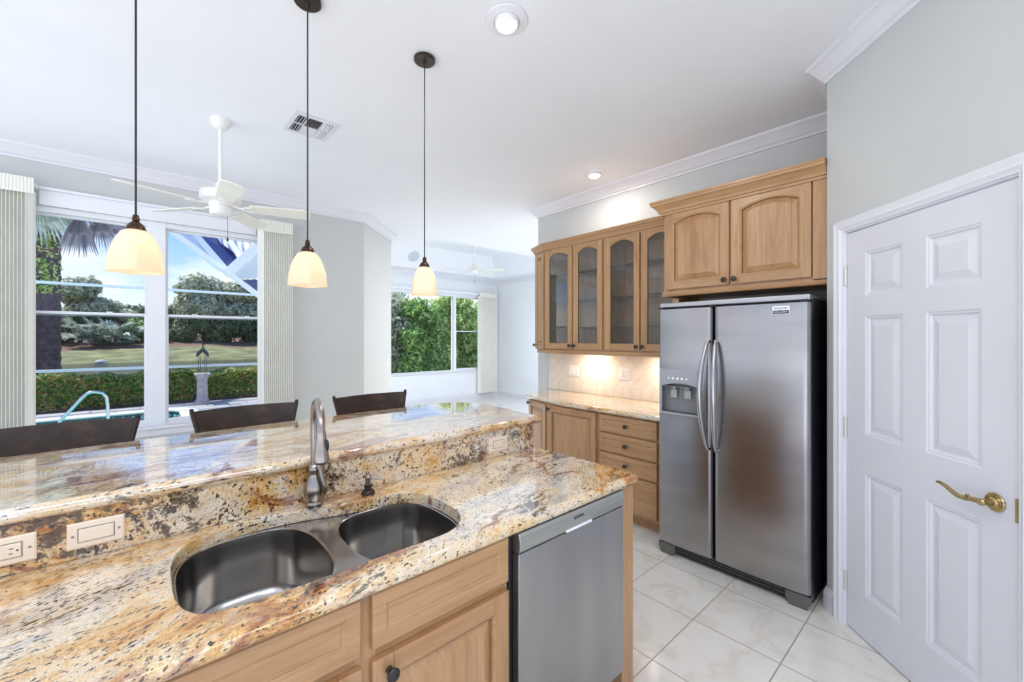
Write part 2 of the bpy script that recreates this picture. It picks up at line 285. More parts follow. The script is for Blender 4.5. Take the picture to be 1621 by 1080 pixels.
# ------------------------------------------------------------------ mesh accumulator
class M:
    def __init__(s): s.v = []; s.f = []; s.mi = []
    def add(s, vs, fs, mi=0):
        o = len(s.v); s.v += [tuple(map(float, p)) for p in vs]; s.f += [tuple(o+i for i in f) for f in fs]; s.mi += [mi]*len(fs); return s
    def box(s, x0, x1, y0, y1, z0, z1, mi=0, F=None):
        vs = [(x, y, z) for x in (x0, x1) for y in (y0, y1) for z in (z0, z1)]
        if F: vs = [F(*p) for p in vs]
        return s.add(vs, [(0, 1, 3, 2), (4, 6, 7, 5), (0, 4, 5, 1), (2, 3, 7, 6), (0, 2, 6, 4), (1, 5, 7, 3)], mi)
    def loft(s, rings, mi=0, closed=True, cap0=True, cap1=True):
        n = len(rings[0]); vs = [p for r in rings for p in r]; fs = []
        for i in range(len(rings)-1):
            for j in range(n if closed else n-1):
                a, b_ = i*n+j, i*n+(j+1) % n; fs.append((a, b_, b_+n, a+n))
        if cap0: fs.append(tuple(range(n))[::-1])
        if cap1: fs.append(tuple((len(rings)-1)*n+j for j in range(n)))
        return s.add(vs, fs, mi)
    def prism(s, poly, z0, z1, mi=0, F=None):
        F = F or (lambda a, b_, c_: (a, b_, c_))
        return s.loft([[F(x, y, z0) for x, y in poly], [F(x, y, z1) for x, y in poly]], mi)
    def lathe(s, prof, c=(0, 0, 0), n=24, axis='z', mi=0, caps=True, sq=None):
        rings = []
        for r, h_ in prof:
            ring = []
            for k in range(n):
                a = 2*PI*k/n; ca, sa = math.cos(a), math.sin(a); rr = r
                if sq: rr = r*(abs(ca)**sq+abs(sa)**sq)**(-1/sq)
                p = (rr*ca, rr*sa, h_)
                if axis == 'y': p = (p[0], p[2], p[1])
                if axis == 'x': p = (p[2], p[0], p[1])
                ring.append((p[0]+c[0], p[1]+c[1], p[2]+c[2]))
            rings.append(ring)
        return s.loft(rings, mi, cap0=caps, cap1=caps)
    def tube(s, path, r, n=10, mi=0, closed=False, flat=1.0):
        P = [Vector(p) for p in path]; rs = r if isinstance(r, (list, tuple)) else [r]*len(P); rings = []; up = None
        for i, p in enumerate(P):
            a = P[i-1] if i > 0 else (P[-1] if closed else P[0]); b_ = P[i+1] if i < len(P)-1 else (P[0] if closed else P[-1])
            t = (b_-a).normalized()
            if up is None: up = Vector((0, 0, 1)) if abs(t.z) < .9 else Vector((1, 0, 0))
            u = (up-t*up.dot(t)).normalized(); w = t.cross(u); up = u
            rings.append([tuple(p+(u*math.cos(2*PI*k/n)*flat+w*math.sin(2*PI*k/n))*rs[i]) for k in range(n)])
        if closed: rings.append(rings[0]); return s.loft(rings, mi, cap0=False, cap1=False)
        return s.loft(rings, mi)
    def ball(s, c, r, n=12, m_=8, mi=0, sc=(1, 1, 1)):
        prof = [(max(1e-4, math.sin(PI*i/m_))*r, -math.cos(PI*i/m_)*r) for i in range(m_+1)]
        rings = [[(c[0]+rr*math.cos(2*PI*k/n)*sc[0], c[1]+rr*math.sin(2*PI*k/n)*sc[1], c[2]+h_*sc[2]) for k in range(n)] for rr, h_ in prof]
        return s.loft(rings, mi)
    def xf(s, F): s.v = [F(*p) for p in s.v]; return s
def build(name, m, mats, loc=(0, 0, 0), rotz=0, parent=None, bevel=0, smooth=False, local=False, seg=2):
    me = bpy.data.meshes.new(name)
    base = Vector(loc); inv = Matrix.Rotation(-rotz, 3, 'Z')
    if isinstance(m, M):
        vs = m.v if local else [tuple(inv @ (Vector(p)-base)) for p in m.v]
        me.from_pydata(vs, [], m.f)
        me.polygons.foreach_set('material_index', m.mi)
    for mm in (mats if isinstance(mats, (list, tuple)) else [mats]): me.materials.append(MATS[mm])
    import bmesh
    bm = bmesh.new(); bm.from_mesh(me); bmesh.ops.recalc_face_normals(bm, faces=bm.faces); bm.to_mesh(me); bm.free()
    if smooth:
        me.polygons.foreach_set('use_smooth', [True]*len(me.polygons)); 
        try: me.set_sharp_from_angle(angle=R(38))
        except Exception: pass
    o = bpy.data.objects.new(name, me); COL.objects.link(o)
    if parent: o.parent = parent
    else: o.location = loc; o.rotation_euler = (0, 0, rotz)
    if bevel:
        b_ = o.modifiers.new('bevel', 'BEVEL'); b_.width = bevel; b_.segments = seg; b_.limit_method = 'ANGLE'; b_.angle_limit = R(40)
    return o
class Thing:
    def __init__(s, name, label, cat, loc=(0, 0, 0), rotz=0, group=None, kind=None, local=False):
        s.o = bpy.data.objects.new(name, None); COL.objects.link(s.o); s.o.empty_display_size = .1
        s.o.location = loc; s.o.rotation_euler = (0, 0, rotz); s.loc = loc; s.rotz = rotz; s.local = local
        if label: s.o['label'] = label; s.o['category'] = cat
        if group: s.o['group'] = group
        if kind: s.o['kind'] = kind
    def part(s, name, m, mats, parent=None, label=None, **kw):
        o = build(name, m, mats, s.loc, s.rotz, parent or s.o, local=s.local, **kw)
        if label: o['label'] = label
        return o
def solo(name, m, mats, label, cat, loc, group=None, kind=None, **kw):
    o = build(name, m, mats, loc, **kw)
    if label: o['label'] = label; o['category'] = cat
    if group: o['group'] = group
    if kind: o['kind'] = kind
    return o
def struct(name, m, mats, **kw):
    o = build(name, m, mats, **kw); o['kind'] = 'structure'; return o
def copy_tree(o, parent=None):
    c = o.copy(); COL.objects.link(c); c.parent = parent
    for ch in [x for x in bpy.data.objects if x.parent == o]: copy_tree(ch, c)
    return c
def place(src, loc, rotz, label, group=None):
    c = copy_tree(src); c.location = loc; c.rotation_euler = (0, 0, rotz); c['label'] = label
    if group: c['group'] = group
    return c
def text_mesh(name, txt, size, mtl, T, F, parent, label=None):   # F maps (u, v, d) to world
    cu = bpy.data.curves.new('lettering_curve', 'FONT'); cu.body = txt; cu.size = size; cu.align_x = 'CENTER'; cu.align_y = 'CENTER'; cu.extrude = .0004; cu.resolution_u = 2
    ob = bpy.data.objects.new('lettering_tmp', cu); COL.objects.link(ob)
    dg = bpy.context.evaluated_depsgraph_get(); dg.update(); me = bpy.data.meshes.new_from_object(ob.evaluated_get(dg))
    m = M(); m.add([F(v.co.x, v.co.y, v.co.z) for v in me.vertices], [tuple(p.vertices) for p in me.polygons])
    bpy.data.objects.remove(ob); bpy.data.meshes.remove(me)
    return T.part(name, m, mtl, parent=parent, label=label)
# 2D helpers
def offset(poly, d):      # ccw polygon, positive d = inward
    n = len(poly); outp = []
    for i in range(n):
        p0, p1, p2 = Vector(poly[i-1]), Vector(poly[i]), Vector(poly[(i+1) % n])
        e1 = (p1-p0).normalized(); e2 = (p2-p1).normalized(); n1 = Vector((-e1.y, e1.x)); n2 = Vector((-e2.y, e2.x))
        b_ = n1+n2; b_ = b_/max(.3, b_.dot(n1)) if b_.length > 1e-6 else n1
        outp.append((p1.x+b_.x*d, p1.y+b_.y*d))
    return outp
def smooth_closed(pts, k=5):
    n = len(pts); o = []
    for i in range(n):
        p0, p1, p2, p3 = [Vector(pts[(i+j-1) % n]) for j in range(4)]
        for t in [q/k for q in range(k)]:
            o.append(tuple(.5*((2*p1)+(-p0+p2)*t+(2*p0-5*p1+4*p2-p3)*t*t+(-p0+3*p1-3*p2+p3)*t**3)))
    return o
def arc(cx_, cy_, r, a0, a1, n): return [(cx_+r*math.cos(R(a0+(a1-a0)*i/n)), cy_+r*math.sin(R(a0+(a1-a0)*i/n))) for i in range(n+1)]
def slab(outer, hole, z0, z1, bull=.018, hr=.004, mi=0):      # outer ccw, hole ccw; bullnose outer edge
    m = M(); th = z1-z0; r = th/2
    prof = [(r*(1-math.cos(R(a))), z0+r-r*math.sin(R(a))) for a in (90, 60, 30, 0, -30, -60, -90)] if bull else [(0, z0), (0, z1)]
    prof = [(bull/r*(d) if False else d, z) for d, z in prof]
    # inset: 0 at the middle of the edge
    prof = [(r-r*math.cos(R(a)), z0+r+r*math.sin(R(a))) for a in (-90, -60, -30, 0, 30, 60, 90)] if bull else prof
    rings = [[(x, y, z) for x, y in offset(outer, d)] for d, z in prof]
    m.loft(rings, mi, cap0=False, cap1=False)
    top = offset(outer, prof[-1][0]); bot = offset(outer, prof[0][0])
    if hole:
        hp = [(-hr, z1), (-hr*.3, z1-hr*.3), (0, z1-hr), (0, z0)]
        hr_ = [[(x, y, z) for x, y in offset(hole, d)] for d, z in hp]; m.loft(hr_, mi, cap0=False, cap1=False)
        for loops, z in (([top, offset(hole, -hr)], z1), ([bot, hole], z0)):
            vs = [(x, y, z) for l in loops for x, y in l]; tri = tessellate_polygon([[Vector((x, y, 0)) for x, y in l] for l in loops]); m.add(vs, tri, mi)
    else:
        for l, z in ((top, z1), (bot, z0)):
            vs = [(x, y, z) for x, y in l]; m.add(vs, tessellate_polygon([[Vector((x, y, 0)) for x, y in l]]), mi)
    return m
def weld(o, d=1e-4):
    import bmesh
    bm = bmesh.new(); bm.from_mesh(o.data); bmesh.ops.remove_doubles(bm, verts=bm.verts, dist=d); bmesh.ops.recalc_face_normals(bm, faces=bm.faces); bm.to_mesh(bm_me := o.data); bm.free()
def sweep(path, prof, closed=False, mi=0, F=None):   # path 2D, profile [(out, z)], out to the LEFT of travel
    m = M(); P = [Vector(p) for p in path]; n = len(P); rings = []
    for i in range(n):
        a = P[i]-P[i-1] if (i > 0 or closed) else P[1]-P[0]; b_ = P[(i+1) % n]-P[i] if (i < n-1 or closed) else P[-1]-P[-2]
        a.normalize(); b_.normalize(); n1 = Vector((-a.y, a.x)); n2 = Vector((-b_.y, b_.x)); k = (n1+n2); k = k/k.dot(n1)
        rings.append([(P[i].x+k.x*o_, P[i].y+k.y*o_, z) if not F else F(P[i].x+k.x*o_, P[i].y+k.y*o_, z) for o_, z in prof])
    if closed: rings.append(rings[0]); return m.loft(rings, mi, cap0=False, cap1=False)
    return m.loft(rings, mi)

# ------------------------------------------------------------------ room shell
H = 3.0; WX = 3.49
C0 = (2.836, .561); DW = R(45.5); DD = (-math.cos(DW), -math.sin(DW))   # door wall start and direction
def dwp(u, out=0): return (C0[0]+DD[0]*u-math.sin(DW)*out*1.0, C0[1]+DD[1]*u+math.cos(DW)*out)
houseA = [(-3.2, -2.6), (7.25, -2.6), (7.25, 8.70), (2.57, 8.70), (2.57, 5.76), (1.98, 5.15), (-3.2, 5.15)]
struct('floor', slab(houseA, None, -.1, 0, 0), 'floor_tile')
TR = (3.36, 6.62, 5.48, 8.08)
tray = [(TR[0], TR[2]), (TR[1], TR[2]), (TR[1], TR[3]), (TR[0], TR[3])]
struct('ceiling', slab(houseA, tray, H, H+.12, 0, 0), 'ceiling_paint')
m = M(); k = .38; zt = 3.42
lo = [(x, y, H) for x, y in tray]; hi = [(TR[0]+k, TR[2]+k, zt), (TR[1]-k, TR[2]+k, zt), (TR[1]-k, TR[3]-k, zt), (TR[0]+k, TR[3]-k, zt)]
m.add(lo+hi, [(0, 1, 5, 4), (1, 2, 6, 5), (2, 3, 7, 6), (3, 0, 4, 7), (4, 5, 6, 7)])
o = struct('trim_1', m, 'ceiling_paint'); sd = o.modifiers.new('solid', 'SOLIDIFY'); sd.thickness = .05; sd.offset = 1
def wall(name, p, q, z0=0, z1=H, t=.14, side=1, mtl='wall_paint', holes=()):
    # room face on the line p-q, thickness to the left (side=1) or right; holes (u0,u1,z0,z1)
    p, q = Vector(p), Vector(q); L = (q-p).length; d = (q-p)/L; nn = Vector((-d.y, d.x))*side
    F = lambda u, w, z: (p.x+d.x*u+nn.x*w, p.y+d.y*u+nn.y*w, z)
    m = M(); us = sorted({0, L, *[h_[0] for h_ in holes], *[h_[1] for h_ in holes]})
    for a, b_ in zip(us[:-1], us[1:]):
        hs = [h_ for h_ in holes if h_[0] <= a+1e-6 and h_[1] >= b_-1e-6]
        if not hs: m.box(a, b_, 0, t, z0, z1, 0, F)
        else: m.box(a, b_, 0, t, z0, hs[0][2], 0, F); m.box(a, b_, 0, t, hs[0][3], z1, 0, F)
    return struct(name, m, mtl)
SILL, HEAD = .692, 2.56
WNX = (-.97, 1.07)     # nook window opening
wall('wall_nook', (-3.2, 5.0), (2.04, 5.0), holes=[(WNX[0]+3.2, WNX[1]+3.2, SILL, HEAD)])
wall('wall_angled', (2.04, 5.0), (2.725, 5.692))
wall('wall_living_left', (2.725, 5.692), (2.725, 8.55), holes=[(.25, 2.6, .08, 2.56)])  # unseen opening, added to let daylight into the living room
FWX = (2.95, 6.62)
wall('wall_far', (2.725, 8.55), (7.10, 8.55), mtl='far_wall_paint', holes=[(FWX[0]-2.725, FWX[1]-2.725, SILL, HEAD)])
wall('wall_living_right', (7.10, 8.55), (7.10, 3.45), mtl='far_wall_paint', holes=[(1.65, 4.9, .08, 2.60)])  # opening in the hidden stretch, added to brighten the far room
m = M(); m.box(WX, 7.10, 3.31, 3.449, 0, H); m.box(WX, WX+.12, .43, 3.31, 0, H)
struct('wall_right', m, 'wall_paint')
# diagonal wall with the door opening, and its short return beside the refrigerator
U0 = .145; DWD = .762                                   # door left edge along the wall and width
def FD(u, z, out=0): x, y = dwp(u, out); return (x, y, z)
m = M(); G = lambda u, w, z: FD(u, z, -w)
T_ = .115
m.box(0, U0-.02, 0, T_, 0, H, 0, G); m.box(U0-.02, U0+DWD+.02, 0, T_, 2.05, H, 0, G); m.box(U0+DWD+.02, 2.1, 0, T_, 0, H, 0, G)
m.box(2.90, WX+.1, .43, .561, 0, H)
struct('wall_door', m, 'wall_paint')
# crown moulding
CR = [(0, 2.90), (.012, 2.90), (.014, 2.915), (.03, 2.925), (.045, 2.945), (.07, 2.972), (.088, 2.985), (.09, 3.0), (0, 3.0)]
flip = lambda L_: [(-a, b_) for a, b_ in L_]
struct('trim_2', sweep([(-3.2, 5.0), (2.04, 5.0), (2.725, 5.692)], flip(CR)), 'trim_paint')
struct('trim_3', sweep([(2.1-2.1+dwp(2.1)[0], dwp(2.1)[1]), C0, (3.40, .561)][::1], [(a, b_) for a, b_ in CR]), 'trim_paint')
struct('trim_4', sweep([(WX, .60), (WX, 3.449), (7.10, 3.449)], CR), 'trim_paint')
struct('trim_5', sweep([(2.725, 8.55), (7.10, 8.55), (7.10, 3.55)], flip(CR)), 'trim_paint')
# baseboards
BB = [(0, 0), (.016, 0), (.016, .085), (.012, .10), (.006, .115), (0, .12)]
struct('baseboard_door', sweep([dwp(.062), C0, (3.2, .561)], BB), 'trim_paint')
struct('baseboard_far', sweep([(2.725, 8.55), (7.10, 8.55), (7.10, 3.46)], flip(BB)), 'trim_paint')
struct('baseboard_nook', sweep([(-3.2, 5.0), (2.04, 5.0), (2.725, 5.692)], flip(BB)), 'trim_paint')
struct('baseboard_right', sweep([(WX, 3.36), (WX, 3.449), (7.08, 3.449)], BB), 'trim_paint')

# ------------------------------------------------------------------ six panel door
m = M(); cas = [(0, 0), (.058, 0), (.058, .018), (.05, .024), (.03, .018), (.02, .02), (.008, .012), (0, .010)]
pth = [(U0-.012, 0), (U0-.012, 2.045), (U0+DWD+.012, 2.045), (U0+DWD+.012, 0)]
m = sweep(pth, cas, F=lambda u, z, w: FD(u, z, w))
m.box(U0-.02, U0-.003, -.0, .112, 0, 2.05, 0, lambda u, w, z: FD(u, z, -w)); m.box(U0+DWD+.003, U0+DWD+.02, 0, .112, 0, 2.05, 0, lambda u, w, z: FD(u, z, -w)); m.box(U0-.02, U0+DWD+.02, 0, .112, 2.037, 2.05, 0, lambda u, w, z: FD(u, z, -w))
struct('trim_6', m, 'trim_paint')
door = M(); D0 = -.004; DTH = .035
def DF(u, z, d): return FD(U0+u, z, D0+d)
cols = [(.115, .321), (.431, .646)]; rows = [(.222, .826), (1.016, 1.60), (1.70, 1.915)]
def rect(u0, u1, z0, z1): return [(u0, z0), (u1, z0), (u1, z1), (u0, z1)]
us = [0, .115, .321, .431, .646, DWD]; zs = [.008, .222, .826, 1.016, 1.60, 1.70, 1.915, 2.03]
for i in range(5):
    for j in range(7):
        if i in (1, 3) and j in (1, 3, 5): continue
        door.box(us[i], us[i+1], zs[j], zs[j+1], -DTH, 0, 0, lambda u, z, d: DF(u, z, d))
for a, b_ in cols:
    for c_, d_ in rows:
        rr = rect(a, b_, c_, d_)
        rings = [[DF(x, z, dd) for x, z in offset(rr, ins)] for ins, dd in ((0, -DTH), (0, -.0), (.006, -.004), (.012, -.004), (.018, -.011), (.024, -.011), (.052, -.003))]
        door.loft(rings)
DO = build('door_1', door, 'door_paint'); weld(DO, 2e-4); DO['kind'] = 'structure'
for z in (.236, 1.031, 1.814):
    hg = M(); hg.tube([DF(-.006, z-.045, .006), DF(-.006, z+.045, .006)], .0065, 10)
    for q in (-.045, .045): hg.tube([DF(-.006, z+q-.004, .006), DF(-.006, z+q+.004, .006)], .008, 10)
    hg.box(-.020, .0, z-.044, z+.044, .001, .003, 0, lambda u, zz, d: DF(u, zz, d))
    build('hinge', hg, 'hinge_metal', parent=DO, smooth=True)
hd = M()
def DL(prof, u, z, n=24):   # lathe about door normal
    return [[DF(u+r*math.cos(2*PI*k/n), z+r*math.sin(2*PI*k/n), d) for k in range(n)] for r, d in prof]
hd.loft(DL([(.032, 0), (.033, .004), (.030, .008), (.026, .008), (.024, .012), (.019, .012), (.016, .016), (.012, .018), (.011, .045), (.013, .05), (.010, .056)], .692, .912))
pts = [(.692, .912, .046), (.665, .912, .050), (.640, .906, .052), (.615, .905, .052), (.590, .915, .052), (.568, .926, .052), (.545, .931, .050), (.528, .929, .048)]
hd.tube([DF(*p) for p in pts], [.010, .009, .0085, .008, .0078, .007, .006, .0035], 10)
sp_ = [DF(.655+.011*math.cos(a)*(1-a/16), .914+.011*math.sin(a)*(1-a/16), .058) for a in [i*.5 for i in range(20)]]
hd.tube(sp_, .003, 6)
build('door_handle', hd, 'brass_antique', parent=DO, smooth=True)
st = M(); st.box(U0+DWD-.004, U0+DWD+.003, .87, .95, -.01, .004, 0, lambda u, z, w: FD(u, z, w)); build('strike_plate', st, 'brass_antique', parent=DO)

# ------------------------------------------------------------------ windows
def win_frame(X0, X1, z0, z1, Y0, bars, th=.07):
    pass
def sash(X0, X1, z0, z1, Y, w, d=.03):
    m = M(); m.box(X0, X0+w, Y, Y+d, z0, z1); m.box(X1-w, X1, Y, Y+d, z0, z1); m.box(X0+w, X1-w, Y, Y+d, z0, z0+.034); m.box(X0+w, X1-w, Y, Y+d, z1-w, z1); return m
def window_unit(name, X0, X1, Yf, splits, sash_z):
    fr = M(); w = .03
    fr.box(X0, X1, Yf+.02, Yf+.12, HEAD-.045, HEAD); fr.box(X0, X1, Yf+.02, Yf+.12, SILL, SILL+.02); fr.box(X0, X0+w, Yf+.02, Yf+.12, SILL, HEAD); fr.box(X1-w, X1, Yf+.02, Yf+.12, SILL, HEAD)
    for a, b_ in splits: fr.box(a, b_, Yf+.012, Yf+.115, SILL, HEAD)
    o = build(name, fr, 'aluminium_white', bevel=.003); o['kind'] = 'structure'
    edges = [X0+w]+[e for s_ in splits for e in s_]+[X1-w]
    for i in range(0, len(edges), 2):
        a, b_ = edges[i], edges[i+1]; zz = sash_z[i//2]
        if zz:
            lo = build('lower_sash', sash(a, b_, SILL+.020, zz+.02, Yf+.04, .022), 'aluminium_white', parent=o, bevel=.002)
            p_ = M(); p_.box(a+.02, b_-.02, Yf+.053, Yf+.057, SILL+.045, zz); build('pane', p_, 'window_glass_screened', parent=lo)
            up = build('upper_sash', sash(a, b_, zz-.012, HEAD-.045, Yf+.075, .018), 'aluminium_white', parent=o, bevel=.002)
            p_ = M(); p_.box(a+.015, b_-.015, Yf+.088, Yf+.092, zz, HEAD-.05); build('pane', p_, 'window_glass', parent=up)
            for kx in (.25, .75):
                q = M(); q.box(a+(b_-a)*kx-.02, a+(b_-a)*kx+.02, Yf+.028, Yf+.045, zz+.018, zz+.028); build('sash_latch', q, 'aluminium_white', parent=lo)
        else:
            p_ = M(); p_.box(a-.002, b_+.002, Yf+.06, Yf+.066, SILL+.018, HEAD-.04); build('pane', p_, 'window_glass', parent=o)
    return o
window_unit('window_1', WNX[0], WNX[1], 5.0, [(.050, .178)], [1.695, 1.695])
window_unit('window_2', FWX[0], FWX[1], 8.55, [(5.72, 5.80)], [None, 1.66])
m = M(); m.box(WNX[0]-.05, WNX[1]+.05, 4.945, 5.10, SILL-.022, SILL+.002); m.box(WNX[0]-.03, WNX[1]+.03, 4.975, 5.0, SILL-.085, SILL-.022)
struct('trim_7', m, 'trim_paint', bevel=.006)
m = M(); m.box(FWX[0]-.05, FWX[1]+.03, 8.50, 8.65, SILL-.022, SILL+.002); struct('trim_8', m, 'trim_paint', bevel=.005)
# vertical blinds: head rail, valance and stacked vanes
def blinds(label, x0, x1, stack, Yc, zt, zb, floor_z, n, loc, tsgn=-1):
    T = Thing('vertical_blind', label, 'blind', loc, group=None)
    h_ = M(); h_.box(x0, x1, Yc-.02, Yc+.045, zt-.035, zt); T.part('head_rail', h_, 'aluminium_white', bevel=.004)
    a, b_ = stack
    for i in range(n):
        x = a+(b_-a)*(i+.5)/n; q = M(); w = .042
        tilt = .022*tsgn; pts = [(x-tilt, Yc-w), (x-.003-tilt*.3, Yc-w*.3), (x+.003+tilt*.3, Yc+w*.3), (x+tilt, Yc+w)]
        ring = lambda z: [(p[0]-.0009, p[1], z) for p in pts]+[(p[0]+.0009, p[1], z) for p in pts[::-1]]
        q.loft([ring(floor_z), ring(zb)]); T.part('vane', q, 'blind_vinyl')
    v = M(); y = Yc-w-.012
    nv = max(3, int((b_-a)/.017)); pr = []
    for i in range(nv+1):
        xx = a-.01+(b_-a+.02)*i/nv; pr += [(xx-.004, y), (xx-.003, y-.006), (xx+.004, y-.006), (xx+.005, y)]
    back = [(p[0], y+.006) for p in pr[::-1]]
    v.prism([(b_+.012, y+.01), (b_+.012, Yc+.06), (b_+.008, Yc+.06), (b_+.008, y+.01)], zt-.115, zt+.03) if False else None
    poly = pr+back
    v.loft([[(px_, py_, zt-.095) for px_, py_ in poly], [(px_, py_, zt+.025) for px_, py_ in poly]])
    T.part('valance', v, 'blind_vinyl')
    return T
blinds('tall cream vertical blind stacked at the left edge, beside the palm view', -1.35, -.60, (-1.05, -.625), 4.90, 2.70, 2.64, .10, 22, (-.84, 4.90, 0), 1)
blinds('cream vertical blind stacked on the right of the pool window', .90, 1.20, (.915, 1.195), 4.90, 2.68, 2.62, .10, 16, (1.05, 4.90, 0))
blinds('pale vertical blind stacked right of the leafy living room window', 6.44, 6.97, (6.42, 6.96), 8.46, 2.63, 2.57, .10, 24, (6.7, 8.46, 0))
m = M(); m.box(-.60, .90, 4.955, 4.999, 2.68, 2.70); m.box(-.60, .90, 4.985, 4.999, 2.56, 2.68); solo('blind_rail', m, 'aluminium_white', 'long white blind head rail above the pool window behind the ceiling fan', 'blind rail', (.15, 4.98, 2.56), bevel=.003)
m = M(); m.box(2.95, 6.40, 8.45, 8.549, 2.58, 2.635); solo('blind_rail', m, 'aluminium_white', 'long white blind head rail above the leafy living room window', 'blind rail', (4.6, 8.5, 2.58), bevel=.003)

# ------------------------------------------------------------------ cabinet door makers
WV = ['maple_vertical', 'maple_horizontal']
def rp_door(w, h, F, sw=.055, arch=0.0, th=.02, glass=False, bw=.030, rail=None):
    """framed door in plane coords (u, z, d out), arched top rail when arch > 0"""
    m = M(); rw = rail or sw; z0, z1 = sw, h-rw-arch; x0, x1 = sw, w-sw
    m.box(0, sw, 0, h, 0, th, 0, F); m.box(w-sw, w, 0, h, 0, th, 0, F); m.box(sw, w-sw, 0, sw, 0, th, 1, F)
    na = 12 if arch else 1
    def top(i):   # arch curve, u from x1 to x0
        t = i/na; u = x1+(x0-x1)*t; return (u, z1+arch*(1-(2*t-1)**2))
    tp = [top(i) for i in range(na+1)]
    m.prism([(x0, h), (x0, tp[-1][1])][:1]+[(x1, h)][:0]+[tp[-1-i] for i in range(na+1)]+[(x1, h)], 0, th, 1, F)
    cont = [(x0, z0), (x1, z0)]+tp          # ccw opening contour
    bead = [[F(u, z, d) for u, z in offset(cont, ins)] for ins, d in ((-.0005, th-.0005), (.005, th-.005), (.008, th-.006), (.008, .002))]
    m.loft(bead, 1, cap0=False, cap1=False)
    if glass: return m, cont
    rings = [[F(u, z, d) for u, z in offset(cont, ins)] for ins, d in ((-.004, .001), (.009, .001), (.011, .0035), (.011+bw, th-.003), (.0125+bw, th-.0005), (.015+bw, th-.0005))]
    m.loft(rings, 0); return m, cont
def slab_front(w, h, F, th=.02, fw=.038):
    m = M(); r0 = rect(0, w, 0, h)
    rings = [[F(u, z, d) for u, z in offset(r0, ins)] for ins, d in ((0, 0), (0, th-.004), (.004, th), (fw, th), (fw+.004, th-.005), (fw+.010, th-.007), (fw+.012, th-.005))]
    m.loft(rings, 0); return m
def knob(F, u, z):
    m = M(); prof = [(.009, 0), (.0095, .003), (.005, .006), (.005, .014), (.012, .017), (.0165, .022), (.017, .026), (.014, .029), (.0145, .030), (.010, .0315), (.0095, .0305), (.004, .032), (.0005, .032)]
    m.loft([[F(u+r*math.cos(2*PI*k/20), z+r*math.sin(2*PI*k/20), d) for k in range(20)] for r, d in prof]); return m
def FX(x, y0):   # plane facing -X; u runs toward +Y? width measured from y0 upward
    return lambda u, z, d: (x-d, y0+u, z)
def FY(y, x0):   # plane facing -Y
    return lambda u, z, d: (x0+u, y-d, z)
def FA(p, q):    # plane along p->q, outward to the left of q->p  (toward room)
    p, q = Vector(p), Vector(q); d_ = (q-p).normalized(); nn = Vector((-d_.y, d_.x))
    return lambda u, z, d: (p.x+d_.x*u+nn.x*d, p.y+d_.y*u+nn.y*d, z)
def shiftz(F, z0): return lambda u, z, d: F(u, z+z0, d)
def add_door(T, F, w, h, z0, arch=0, glass=False, kn=None, kh=None, label=None, **kw):
    Fz = shiftz(F, z0); m, cont = rp_door(w, h, Fz, arch=arch, glass=glass, **kw)
    d = T.part('door', m, WV, bevel=.0022, label=label)
    if glass:
        g_ = M(); inner = offset(cont, .003)
        g_.loft([[Fz(u, z, .006) for u, z in offset(inner, .012)], [Fz(u, z, .006) for u, z in inner], [Fz(u, z, .009) for u, z in inner], [Fz(u, z, .012) for u, z in offset(inner, .012)]]); T.part('pane', g_, 'cabinet_glass', parent=d)
    if kn: T.part('knob', knob(shiftz(F, z0+.02*0), kn[0], kn[1]-0) if False else knob(lambda u, z, dd: Fz(u, z, dd+.02), kn[0], kn[1]), 'knob_iron', parent=d, smooth=True)
    return d
def add_drawer(T, F, w, h, z0, kn=True):
    Fz = shiftz(F, z0); d = T.part('drawer', slab_front(w, h, Fz), ['maple_horizontal'], bevel=.002)
    if kn: T.part('knob', knob(lambda u, z, dd: Fz(u, z, dd+.02), w/2, h/2), 'knob_iron', parent=d, smooth=True)
    return d

# ------------------------------------------------------------------ wall units
XU = 3.16
def glass_cab(label, y0, y1, doors, loc, right_end=False):
    T = Thing('wall_cabinet', label, 'wall cabinet', loc, group='glass door wall cabinets')
    z0, z1 = 1.372, 2.40; m = M()
    m.box(XU, WX-.002, y0, y0+.018, z0, z1); m.box(XU, WX-.002, y1-.018, y1, z0, z1); m.box(XU, WX-.002, y0+.018, y1-.018, z0, z0+.018); m.box(XU, WX-.002, y0+.018, y1-.018, z1-.018, z1)
    m.box(XU, XU+.018, y0+.018, y0+.045, z0+.018, z1-.018, 1)
    T.part('carcass', m, ['maple_vertical', 'maple_vertical'])
    bk = M(); bk.box(WX-.012, WX-.003, y0+.018, y1-.018, z0+.018, z1-.018); bk.box(XU+.02, WX-.012, y0+.0185, y0+.0195, z0+.018, z1-.018); bk.box(XU+.02, WX-.012, y1-.0195, y1-.0185, z0+.018, z1-.018); bk.box(XU+.02, WX-.012, y0+.02, y1-.02, z1-.0195, z1-.0185); bk.box(XU+.02, WX-.012, y0+.02, y1-.02, z0+.0185, z0+.0195)
    T.part('lining', bk, 'cabinet_interior')
    for zz in (1.597, 1.863, 2.143):
        s_ = M(); s_.box(XU+.03, WX-.014, y0+.02, y1-.02, zz-.003, zz+.003); T.part('shelf', s_, 'shelf_glass')
    for a, b_, side in doors:
        w = b_-a; add_door(T, FX(XU, a), w, 1.005, 1.385, arch=.045, glass=True, kn=((.022 if side < 0 else w-.022), .035), sw=.052, rail=.03)
    return T
glass_cab('pair of arched glass doors in maple at the left end of the wall units', 2.276, 3.020, [(2.291, 2.633, -1), (2.645, 3.008, -1)][:0]+[(2.290, 2.632, 1), (2.643, 3.008, -1)], (3.3, 2.65, 1.372))
glass_cab('arched glass doors in maple right beside the tall refrigerator housing', 1.560, 2.274, [(1.560, 1.896, 1), (1.908, 2.262, -1)], (3.3, 1.92, 1.372))
